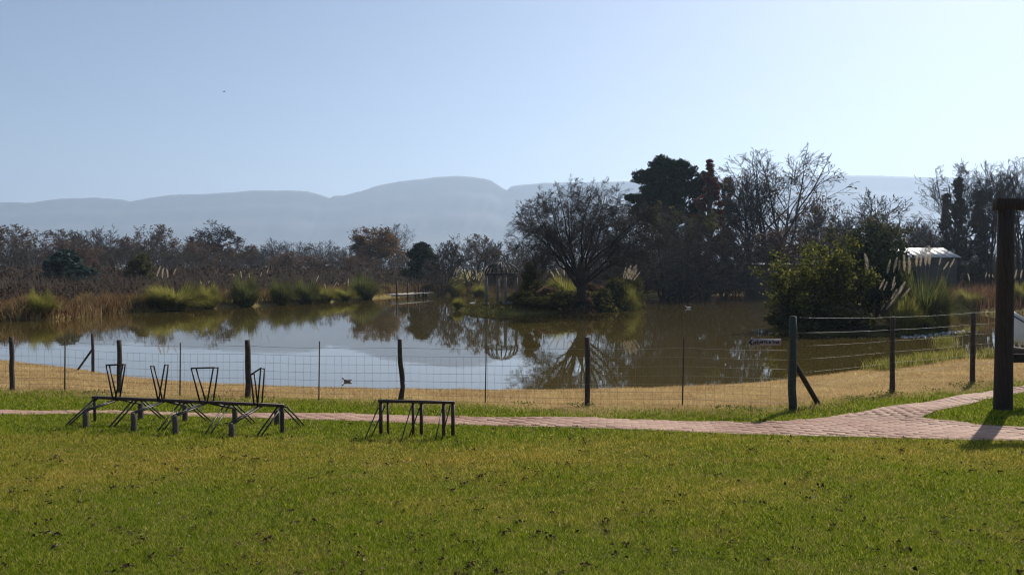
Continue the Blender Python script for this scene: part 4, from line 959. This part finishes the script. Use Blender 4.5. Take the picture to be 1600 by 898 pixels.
def plume_mesh(seed):
    g = np.random.default_rng(seed); n = 420; t = g.random(n); r = 0.085 * np.sin(np.pi * np.clip(t * 0.92 + 0.06, 0, 1)) ** 0.7 * np.sqrt(g.random(n))
    a = g.uniform(0, 6.28, n); P = np.c_[r * np.cos(a) + 0.15 * t * t, r * np.sin(a), t * 0.62]
    d = np.c_[np.cos(a) * 0.55 + 0.2, np.sin(a) * 0.55, np.ones(n) * 0.8]; L = g.uniform(0.04, 0.12, n)[:, None]; s = np.c_[-np.sin(a), np.cos(a), np.zeros(n)] * 0.006
    V = np.stack([P - s, P + s, P + d * L], 1).reshape(-1, 3); return V, [(np.arange(n) * 3)[:, None] + np.array([0, 1, 2])]
PLUME = []
for s in range(3):
    me = np_mesh('plume', *plume_mesh(60 + s)); me.materials.append(M['plume']); PLUME.append(me)
stem_me = np_mesh('stem', *tubes([[0, 0, 0]], [[0, 0, 1]], 0.008, 0.005, 4)); stem_me.materials.append(M['stem'])
def pampas(px, base_py, top_py, hw, label, plumes=(), group=None, Y=None, zoff=0.0):
    if Y is None: b = hit(px, base_py, 140); 
    else: b = np.array([(px - 800) / F * Y, Y, 0]); b[2] = gz(b[0], Y)
    H = at(px, top_py, b[1])[2] - b[2]; g = np.random.default_rng(int(px))
    o = empty('pampas_grass', b + (0, 0, zoff)); tag(o, label, "pampas grass", group)
    f = bpy.data.objects.new('foliage', TUFT[int(px) % 3]); COL.objects.link(f); f.parent = o; f.scale = (hw / F * b[1] / 0.85, hw / F * b[1] / 0.85, H / 1.22); f.rotation_euler = (0, 0, g.uniform(0, 6))
    if 'dark' in label or 'rounded' in label or 'tall pampas' in label: f.material_slots[0].link = 'OBJECT'; f.material_slots[0].material = M['pampas_dark']
    for (x0, y0, x1, y1) in plumes:      # plume foot -> tip in the picture, at the clump's own distance
        dy = g.uniform(-0.3, 0.3); p0 = at(x0, y0, b[1] + dy) - b; p1 = at(x1, y1, b[1] + dy + g.uniform(-.1, .1)) - b; d = p1 - p0; L = np.linalg.norm(d)
        q = Vector(d).to_track_quat('Z', 'Y')
        pl = bpy.data.objects.new('plume', PLUME[int(x0) % 3]); COL.objects.link(pl); pl.parent = o; pl.location = p0; s = L / 0.66; wd = max(0.45, s * 0.66); pl.scale = (wd, wd, s); pl.rotation_mode = 'QUATERNION'; pl.rotation_quaternion = q
        s0 = np.array([p0[0] * 0.3, p0[1] * 0.3, 0.1]); dd = p0 + d * 0.2 - s0
        st = bpy.data.objects.new('stem', stem_me); COL.objects.link(st); st.parent = pl
        st.parent = o; st.location = s0; st.scale = (1, 1, np.linalg.norm(dd)); st.rotation_mode = 'QUATERNION'; st.rotation_quaternion = Vector(dd).to_track_quat('Z', 'Y')
    return o
def up(px, y0, y1, n, spread, seed=0):
    g = np.random.default_rng(seed); return [(px + dx, y0 + g.uniform(-3, 3), px + dx + g.uniform(-3, 5), y1 + g.uniform(-5, 5)) for dx in np.linspace(-spread, spread, n)]
pampas(64, 497, 452, 20, "small yellow-green clump among the brown reeds at far left", Y=46)
pampas(270, 484, 438, 40, "broadest pale green pampas clump on the left shore", up(258, 432, 419, 4, 13, 1))
pampas(326, 481, 446, 20, "pale clump just right of the broadest pampas clump", up(320, 445, 436, 2, 5, 2))
pampas(383, 478, 434, 25, "dark green pampas clump midway along the left shore", up(378, 434, 424, 3, 12, 3))
pampas(440, 475.5, 438, 20, "yellow pampas clump right of the dark green clump", up(412, 430, 420, 2, 5, 4))
pampas(478, 474, 436, 22, "dark-based yellow pampas clump, second left of the plumed clump", up(494, 438, 430, 1, 0, 5))
pampas(508, 472.5, 447, 16, "small yellow clump next to the plumed clump on the shore", up(509, 452, 444, 1, 0, 6))
pampas(537, 470, 446, 18, "low clump with a row of pale plumes on the left shore", up(533, 447, 438, 4, 11, 7))
pampas(568, 468, 430, 26, "rounded green pampas clump left of the jetty")
pampas(712, 459, 434, 13, "spiky green clump on the far shore left of the gazebo", up(712, 432, 420, 3, 4, 8), Y=92)
pampas(750, 459, 440, 13, "green clump on the far shore close beside the gazebo", up(754, 432, 420, 4, 9, 9), Y=92)
pampas(885, 470, 430, 34, "pale pampas clump behind the willow's left side", [(866, 432, 858, 420), (874, 430, 868, 417), (882, 430, 880, 416), (892, 430, 893, 417), (902, 431, 905, 419), (888, 428, 886, 415)], Y=62)
pampas(978, 472, 436, 20, "pampas clump with bright white plumes at the island's right end", [(976, 436, 984, 418), (982, 436, 992, 416), (986, 437, 997, 420), (980, 436, 987, 414), (990, 438, 1000, 425), (974, 434, 978, 417), (984, 436, 995, 423), (988, 434, 996, 413)], Y=58)
pampas(716, 482, 466, 10, "small green tuft at the island's left tip", Y=58.5)
rp = [(1355, 430, 1357, 396), (1361, 446, 1364, 428)] + [(1386, 428, 1391, 406), (1396, 426, 1400, 402), (1404, 424, 1408, 404), (1413, 424, 1415, 398), (1420, 428, 1424, 402), (1432, 416, 1431, 394)] + \
     [(1438, 416, 1442, 392), (1446, 415, 1450, 386), (1452, 414, 1455, 384), (1467, 414, 1472, 402), (1474, 421, 1483, 409), (1484, 418, 1492, 404)]
rl = [(1374, 450, 1382, 434), (1380, 452, 1388, 438), (1392, 452, 1400, 440), (1394, 446, 1400, 430), (1392, 466, 1404, 450), (1399, 464, 1412, 444), (1404, 458, 1416, 438), (1408, 464, 1424, 448), (1376, 483, 1384, 472), (1384, 482, 1398, 466), (1390, 476, 1406, 456)]
pampas(1443, 512, 418, 44, "tall pampas clump with many pale leaning plumes beside the leafy bush", rp, Y=37.2)
pampas(1412, 520, 466, 30, "low arching pampas clump hanging over the water under the plumes", rl, Y=35.6, zoff=-0.05)
pampas(1472, 510, 450, 16, "thin green edge clump at the right end of the bush island", Y=38.4)
pampas(1512, 487, 450, 19, "upright green clump on the right bank left of the timber post", up(1515, 436, 424, 1, 0, 10), Y=55)
pampas(1546, 487, 462, 12, "small dark tuft on the right bank close to the timber post", up(1546, 436, 424, 3, 6, 11), Y=55)
pampas(1592, 486, 446, 18, "green clump on the right bank seen right of the timber post", up(1590, 437, 424, 2, 5, 12), Y=55)

# ------------------------------------------------------------------ reeds, scrub, woods (masses nobody could count)
def blades(P, H, wid, lean, g, segs=2):
    n = len(P); a = g.uniform(0, 2 * np.pi, n); f = g.uniform(0, 2 * np.pi, n); side = np.c_[np.cos(f), np.sin(f), np.zeros(n)]; out = np.c_[np.cos(a), np.sin(a), np.zeros(n)]
    H = np.broadcast_to(H, (n,)) * g.uniform(0.6, 1.15, n); ln = H * lean * g.uniform(0.1, 1, n); wid = np.broadcast_to(wid, (n,))
    if segs == 1:
        V = np.stack([P - side * wid[:, None] / 2, P + side * wid[:, None] / 2, P + out * ln[:, None] + np.c_[np.zeros(n), np.zeros(n), H]], 1)
        return V.reshape(-1, 3), [(np.arange(n) * 3)[:, None] + np.array([0, 1, 2])]
    m = P + out * ln[:, None] * 0.35 + np.c_[np.zeros(n), np.zeros(n), H * 0.6]
    V = np.stack([P - side * wid[:, None] / 2, P + side * wid[:, None] / 2, m + side * wid[:, None] * 0.4, m - side * wid[:, None] * 0.4, P + out * ln[:, None] + np.c_[np.zeros(n), np.zeros(n), H * 0.98]], 1)
    k = (np.arange(n) * 5)[:, None]; return V.reshape(-1, 3), [k + np.array([0, 1, 2, 3]), k + np.array([3, 2, 4])]
def along_shore(n, px0, px1, s0, s1, g, y0=40, y1=110):
    """random ground points s0..s1 m outside the far shore between two pixel columns"""
    out = []
    while len(out) < n:
        m = 4 * n; Y = g.uniform(y0, y1, m); u = g.uniform(px0, px1, m); X = (u - 800) / F * Y; s = sdist(X, Y, POND); k = (s > s0) & (s < s1)
        out += list(np.c_[X[k], Y[k]]); 
    A = np.array(out[:n]); return np.c_[A, ground(A[:, 0], A[:, 1])]
g = np.random.default_rng(77)
def clumpy(P, lo, hi):
    q = 0.5 + 0.25 * np.sin(P[:, 0] * 1.3 + 2 * np.sin(P[:, 1] * 0.7)) + 0.25 * np.sin(P[:, 0] * 3.7 + P[:, 1] * 1.9)
    return lo + (hi - lo) * q
P1 = along_shore(6500, -160, 235, -0.4, 5.0, g); P2 = along_shore(6500, 235, 700, 0.0, 7, g); P3 = along_shore(4000, 680, 1010, -0.2, 4, g)
o = build('reeds', join([blades(P1, clumpy(P1, 0.4, 1.15), 0.06, 0.8, g), blades(P2, clumpy(P2, 0.45, 1.3), 0.05, 0.6, g), blades(P3, clumpy(P3, 0.4, 1.2), 0.06, 0.6, g)]), M['reed']); tag(o, "brown dry reeds along the far left shore", "reeds", kind="stuff")
P4 = along_shore(12000, 1460, 1800, 0.0, 28, g)
o = build('reeds', blades(P4, clumpy(P4, 0.6, 1.4), 0.055, 0.5, g), M['redreed']); tag(o, "reddish brown reed field on the right bank", "reeds", kind="stuff")
# leaf litter on the bank under the right-hand woods
P5 = along_shore(5000, 1040, 1240, 0.1, 5, g); o = build('leaf_litter', leaves(P5 + (0, 0, 0.05), 0.16, g, 0.04), M['litter_red']); tag(o, "reddish fallen leaves on the bank under the woods", "leaves", kind="stuff")
# scrub under the trees
def twigs(P, H, g, r=0.011, per=7):
    n = len(P); B = np.repeat(P, per, 0); m = len(B); d = g.normal(0, 0.42, (m, 3)); d[:, 2] = np.abs(g.normal(0.9, 0.3, m)); L = np.repeat(np.broadcast_to(H, (n,)), per) * g.uniform(0.4, 1.0, m)
    mid = B + d * L[:, None] * 0.5; tip = mid + (d + g.normal(0, 0.35, (m, 3))) * L[:, None] * 0.5; t2 = mid + (d + g.normal(0, 0.5, (m, 3))) * L[:, None] * 0.4
    return join([tubes(B, mid, r * 1.4, r, 3), tubes(mid, tip, r, r * 0.6, 3), tubes(mid, t2, r * 0.8, r * 0.5, 3)])
Pa = along_shore(1000, -200, 760, 5, 34, g); Pc = along_shore(1700, -260, 700, 20, 200, g, 95, 185); Pb = along_shore(1900, 760, 1760, 3, 30, g)
Pb = Pb[(sdist(Pb[:, 0], Pb[:, 1], POND) > 22) | ((Pb[:, 0] / Pb[:, 1]) < 0.44)]
o = build('scrub', join([twigs(Pa, 1.5, g, 0.018), twigs(Pc, 2.6, g, 0.032, 5), twigs(Pb, 3.4, g, 0.022)]), M['bark_brown']); tag(o, "tangled brown scrub under the trees around the pond", "scrub", kind="stuff")
T = np.concatenate([np.repeat(Pa, 18, 0), np.repeat(Pb, 16, 0)]); T = T + np.c_[g.normal(0, 0.8, (len(T), 2)), g.uniform(0.2, 2.0, len(T)) * np.r_[np.full(len(Pa) * 18, 0.55), np.ones(len(Pb) * 16)]]
Tc = np.repeat(Pc, 11, 0); Tc = Tc + np.c_[g.normal(0, 1.5, (len(Tc), 2)), g.uniform(0.2, 2.6, len(Tc))]
o = build('undergrowth', join([leaves(T, 0.15, g, 0.15), leaves(Tc, 0.3, g, 0.3)]), M['leaf_brown']); tag(o, "brown leafy undergrowth along the tree line", "undergrowth", kind="stuff")
# wood standing farther back, joined into one mass
tmv = PROTO['fill'][0]; FV = np.empty(len(tmv.vertices) * 3, np.float32); tmv.vertices.foreach_get('co', FV); FV = FV.reshape(-1, 3)
FI = np.empty(len(tmv.loops), np.int32); tmv.loops.foreach_get('vertex_index', FI); FQ = FI.reshape(-1, 4)
parts = []
for k in range(76):
    px = -250 + 2100 * (k + g.random()) / 76; Y = g.uniform(190, 240) if px < 640 else g.uniform(112, 165); x = (px - 800) / F * Y; tp = g.uniform(370, 394) if px < 900 else g.uniform(352, 392)
    s = (at(px, tp, Y)[2] - gz(x, Y)) / PROTO['fill'][2]; a = g.uniform(0, 6.28); c_, s_ = math.cos(a), math.sin(a)
    parts.append(((FV * (s * 1.5, s * 1.5, s)) @ np.array([[c_, s_, 0], [-s_, c_, 0], [0, 0, 1]]) + (x, Y, gz(x, Y)), [FQ]))
o = build('wood', join(parts), M['bark']); tag(o, "leafless wood closing the view behind the pond's trees", "wood", kind="stuff")

# ------------------------------------------------------------------ lawn, dry bank, fallen leaves
def wedge(n, d0, d1, half, g, p=1.0):
    d = np.exp(g.uniform(math.log(d0), math.log(d1), n)) if p == 1 else (d0 + (d1 - d0) * g.random(n)); X = g.uniform(-half, half, n) * d; return X, d
g = np.random.default_rng(91)
X, Y = wedge(780000, 3.3, 15.5, 0.80, g)
on_path = np.minimum(sdist(X, Y, PATH), sdist(X, Y, BRANCH)); edge = Y - fence_y(X) + 0.30 * np.sin(X * 1.7) * np.sin(Y * 1.1 + X) + 0.5 * np.sin(X * 0.8 + 1) + g.normal(0, 0.35, len(X))
k = (on_path > g.normal(-0.01, 0.05, len(X))) & (edge < -0.35); X, Y = X[k], Y[k]; Z = ground(X, Y)
tuft = 0.5 + 0.5 * np.sin(X * 5.1 + 2 * np.sin(Y * 3.3)) * np.sin(Y * 6.7 + 1.5 * np.sin(X * 4.1))
fence_near = np.exp(-((Y - fence_y(X)) / 0.5) ** 2)
H = (0.026 + 0.016 * tuft) * (1 + 0.05 * (Y - 4)) * (1 + 0.35 * fence_near); wdt = 0.0046 * (Y / 4.5) * g.uniform(0.6, 1.5, len(X))
vf = blades(np.c_[X, Y, Z - 0.003], H * 0.85, wdt * 0.85, 1.35, g, 1); me = np_mesh('grass', *vf)
dryv = np.repeat(0.10 * np.exp(-((Y - 8.3 - 0.5 * np.sin(X * 0.7)) / 1.1) ** 2) - 0.17 * np.clip((7 - Y) / 2.5, 0, 1) - 0.12 * np.clip((Y - 9.2) / 1.0, 0, 1), 3)
me.attributes.new("dry", 'FLOAT', 'POINT').data.foreach_set("value", dryv.astype(np.float32))
tag(link('grass', me, M['lawn']), "short green lawn with straw-coloured patches", "grass", kind="stuff")
X, Y = wedge(330000, 9.5, 31, 0.82, g); s = sdist(X, Y, POND)
edge = Y - fence_y(X) + 0.30 * np.sin(X * 1.7) * np.sin(Y * 1.1 + X) + 0.5 * np.sin(X * 0.8 + 1) + g.normal(0, 0.35, len(X)); k = (edge > -0.75) & (s > 0.03) & (np.minimum(sdist(X, Y, PATH), sdist(X, Y, BRANCH)) > 0.02); X, Y = X[k], Y[k]; Z = ground(X, Y)
tu = 0.5 + 0.5 * np.sin(X * 3.1 + 2 * np.sin(Y * 2.3)) * np.sin(Y * 3.7 + 1.5 * np.sin(X * 2.1))
vf = blades(np.c_[X, Y, Z - 0.003], 0.045 + 0.05 * tu ** 2, 0.0075 * (Y / 13), 1.5, g, 1)
tag(build('grass', vf, M['dry']), "straw-brown dry grass on the bank between fence and water", "grass", kind="stuff")
n = 60000; X = g.uniform(ISL[:, 0].min(), ISL[:, 0].max(), n); Y = g.uniform(ISL[:, 1].min(), ISL[:, 1].max(), n); k = sdist(X, Y, ISL) < 0.05; X, Y = X[k], Y[k]
tag(build('grass', blades(np.c_[X, Y, ground(X, Y) - 0.01], 0.16, 0.035, 1.0, g, 1), M['islandgrass']), "rough olive grass covering the island around the gazebo", "grass", kind="stuff")
# weeds at the foot of the fence
n = 5000; X = g.uniform(-9, 12, n); Y = fence_y(X) + g.normal(-0.12, 0.22, n); cl = np.sin(X * 2.3) + np.sin(X * 5.7 + 1) + 0.6 * (X > 3.4); k = cl > g.normal(0.75, 0.3, n); X, Y = X[k], Y[k]
tag(build('weeds', leaves(np.c_[X, Y, ground(X, Y) + g.uniform(0.01, 0.06, len(X))], 0.024, g, 0.015, 1.4), M['clover']), "low green weeds at the foot of the fence", "weeds", kind="stuff")
# tussocks on the near right shore
n = 1700; u = g.uniform(1380, 1500, n); X = []; 
cs = [hit(px, py) for px, py in ((1412, 574), (1440, 570), (1462, 566), (1478, 563), (1378, 579), (1492, 562), (1450, 568), (1548, 560))]
c = np.array(cs)[g.integers(0, len(cs), n)]; P = c + np.c_[g.normal(0, 0.22, n), g.normal(0.1, 0.2, n), np.zeros(n)]; P[:, 2] = np.maximum(ground(P[:, 0], P[:, 1]), -0.05)
tag(build('tussocks', blades(P, 0.36, 0.014, 0.7, g), M['pampas']), "green tussocks on the near shore right of the strainer post", "grass", kind="stuff")
# fallen leaves and clods
X, Y = wedge(2600, 3.4, 11, 0.78, g); k = np.minimum(sdist(X, Y, PATH), sdist(X, Y, BRANCH)) > -0.1; X, Y = X[k], Y[k]
c = g.random(len(X)) < 0.6; X = np.where(c, X, X + 0); P = np.c_[X, Y, ground(X, Y) + g.uniform(0.018, 0.036, len(X))]
cl = P[g.integers(0, len(P) // 5, 4200)] + np.c_[g.normal(0, 0.022, (4200, 2)), g.normal(0, 0.006, 4200)]; P = np.concatenate([P, cl])
def litter(P, g):
    n = len(P); a = g.uniform(0, 6.28, n); s = 0.0115 * g.uniform(0.4, 1.7, n); A = np.c_[np.cos(a), np.sin(a), g.normal(0, 0.35, n)] * s[:, None]; B = np.c_[-np.sin(a), np.cos(a), g.normal(0, 0.35, n)] * s[:, None] * 0.6
    up_ = np.c_[np.zeros((n, 2)), s * g.uniform(0.1, 0.7, n)]
    V = np.stack([P - A, P + up_ * 0.3 - B * 0.9, P + A, P + B + up_, P + up_ * 0.2], 1).reshape(-1, 3); k = (np.arange(n) * 5)[:, None]
    return V, [np.concatenate([k + np.array([0, 1, 4]), k + np.array([1, 2, 4]), k + np.array([2, 3, 4]), k + np.array([3, 0, 4])])]
tag(build('fallen_leaves', litter(P, g), M['litter']), "dark withered leaves scattered over the lawn", "leaves", kind="stuff")

# ------------------------------------------------------------------ birds
def bird_body(rings, n=10):
    """one continuous body: rings of (x, z, half width, half height)"""
    a = np.arange(n) * 2 * np.pi / n; V = []
    for x, z, w, h in rings: V += [(x, w * math.cos(t), z + h * math.sin(t)) for t in a]
    m = len(rings); i = np.arange(n); j = (i + 1) % n
    Q = np.concatenate([np.stack([k * n + i, k * n + j, (k + 1) * n + j, (k + 1) * n + i], 1) for k in range(m - 1)])
    return np.array(V), [Q, np.arange(n)[::-1][None, :], ((m - 1) * n + np.arange(n))[None, :]]
GOOSE = [(-0.34, 0.30, .01, .008), (-0.28, .29, .05, .03), (-0.18, .26, .10, .08), (-0.04, .25, .135, .115), (.10, .26, .125, .11), (.19, .30, .08, .085), (.225, .37, .042, .045), (.235, .46, .032, .03), (.25, .53, .032, .03), (.275, .57, .04, .036), (.315, .575, .034, .03), (.335, .57, .018, .016)]
DUCKR = [(-0.24, 0.12, .01, .008), (-0.18, .10, .05, .03), (-0.10, .07, .08, .06), (0.0, .06, .09, .07), (.08, .07, .075, .065), (.13, .11, .04, .045), (.15, .16, .03, .03), (.175, .19, .036, .034), (.205, .19, .03, .026), (.225, .185, .014, .012)]
def bird(name, loc, rz, s, rings, mats, label, cat, legs=True):
    o = empty(name, loc, rz); o.scale = (s, s, s); tag(o, label, cat)
    build('body', bird_body(rings), M[mats[0]], o, True)
    x, z = rings[-1][0], rings[-1][1]; build('beak', tubes([(x - 0.01, 0, z)], [(x + 0.055, 0, z - 0.012)], 0.016, 0.006, 6, True), M['beak'], o)
    for sd in (-1, 1):
        w = [(r[0] - 0.02, r[1] + 0.02, r[2] * 0.35, r[3] * 0.75) for r in rings[1:5]]
        V, Fs = bird_body(w, 8); V[:, 1] += sd * rings[3][2] * 0.78; build('wing', (V, Fs), M[mats[1]], o, True)
        if legs: build('leg', tubes([(0.0, sd * 0.05, 0.16), (0, sd * 0.05, 0.012)], [(0, sd * 0.05, 0.0), (0.07, sd * 0.05, 0.005)], 0.012, 0.014, 5, True), M['beak'], o)
    return o
for px, Y, rz, s, m, lb in [(739, 57.0, 0.5, 0.75, ('feather_white', 'feather_white'), "white goose standing left of the gazebo on the island"),
                            (783, 55.6, 0.1, 0.7, ('feather_grey', 'feather_dark'), "grey-brown goose between the gazebo's middle pillars"),
                            (797, 55.4, 2.7, 0.72, ('feather_white', 'feather_grey'), "pale goose at the gazebo's right pillars")]:
    x = (px - 800) / F * Y; bird('goose', (x, Y, gz(x, Y)), rz, s, GOOSE, m, lb, "goose")
q = onwater(1075, 481.5); bird('duck', (q[0], q[1], -0.02), 3.0, 0.95, DUCKR, ('feather_white', 'feather_white'), "white duck swimming in front of the dark thicket", "duck", False)
q = onwater(542, 596); bird('duck', (q[0], q[1], -0.02), 3.3, 0.55, DUCKR, ('feather_dark', 'feather_grey'), "small dark duck on the bright water behind the fence", "duck", False)
bp_ = at(350, 143.5, 70)
bo = empty('flying_bird', bp_, 0.8); tag(bo, "tiny dark bird flying in the empty sky", "bird")
build('body', bird_body([(-0.13, 0, .004, .003), (-0.06, 0, .02, .018), (0, 0, .03, .026), (.05, 0, .022, .02), (.08, .005, .016, .015), (.10, 0, .004, .004)], 8), M['feather_dark'], bo, True)
for sd in (-1, 1):
    V = np.array([(.04, sd * .02, .01), (-.03, sd * .02, .01), (-.02, sd * .12, .05), (.035, sd * .12, .05), (-.06, sd * .24, .03)]); V = np.concatenate([V, V + (0, 0, .006)])
    build('wing', (V, [np.array([[0, 1, 2, 3], [8, 7, 6, 5]]), np.array([[3, 2, 4], [9, 7, 8], [0, 3, 8], [0, 8, 5], [1, 7, 2], [1, 6, 7]])]), M['feather_dark'], bo)

# churned white water by the bush island
def foam(pxs, label, seed, n, size):
    g = np.random.default_rng(seed); A = np.array([onwater(*p) for p in pxs]); k = g.integers(0, len(A) - 1, n); t = g.random((n, 1)); P = A[k] * (1 - t) + A[k + 1] * t + g.normal(0, size[1], (n, 2)) * (1, 1.0)
    r = size[0] * g.uniform(0.3, 1.0, n) ** 1.5; parts = []
    oct_ = np.array([(1, 0, 0), (0, 1, 0), (-1, 0, 0), (0, -1, 0), (.6, .6, .45), (-.6, .6, .45), (-.6, -.6, .45), (.6, -.6, .45), (0, 0, .75)], float)
    Fo = np.array([[0, 1, 4], [1, 2, 5], [2, 3, 6], [3, 0, 7], [0, 4, 7], [1, 5, 4], [2, 6, 5], [3, 7, 6], [4, 5, 8], [5, 6, 8], [6, 7, 8], [7, 4, 8]])
    V = (oct_[None] * r[:, None, None] * np.array([1.9, 1.0, 0.45]) + np.c_[P, np.full(n, 0.004)][:, None, :]).reshape(-1, 3)
    return build('foam', (V, [(np.arange(n) * 9)[:, None, None] .repeat(1, 1).reshape(-1, 1, 1).__add__(Fo[None]).reshape(-1, 3)]), M['foam']), label
o, lb = foam([(1418, 527), (1440, 525), (1462, 522.5), (1480, 520), (1504, 517)], "white churned water beside the bush island", 5, 210, (0.04, 0.30)); tag(o, lb, "foam", kind="stuff")
o, lb = foam([(1222, 493.5), (1228, 494), (1240, 494)], "thin white foam streak left of the leafy bush", 6, 60, (0.06, 0.05)); tag(o, lb, "foam", kind="stuff")

# ------------------------------------------------------------------ haze in the air
def haze():
    V, Fs = boxv((0, 2000, 348), (16000, 12000, 700)); me = np_mesh('haze', V, Fs)
    m, nt, out = new_mat('haze'); v = N(nt, "ShaderNodeVolumePrincipled"); v.inputs["Color"].default_value = (0.60, 0.76, 1.0, 1); v.inputs["Density"].default_value = HAZE_DENSITY; v.inputs["Anisotropy"].default_value = 0.38
    nt.links.new(v.outputs[0], out.inputs["Volume"]); o = link('haze', me, m); o["kind"] = "stuff"; o["label"] = "pale blue haze in the air over the whole valley"
haze()
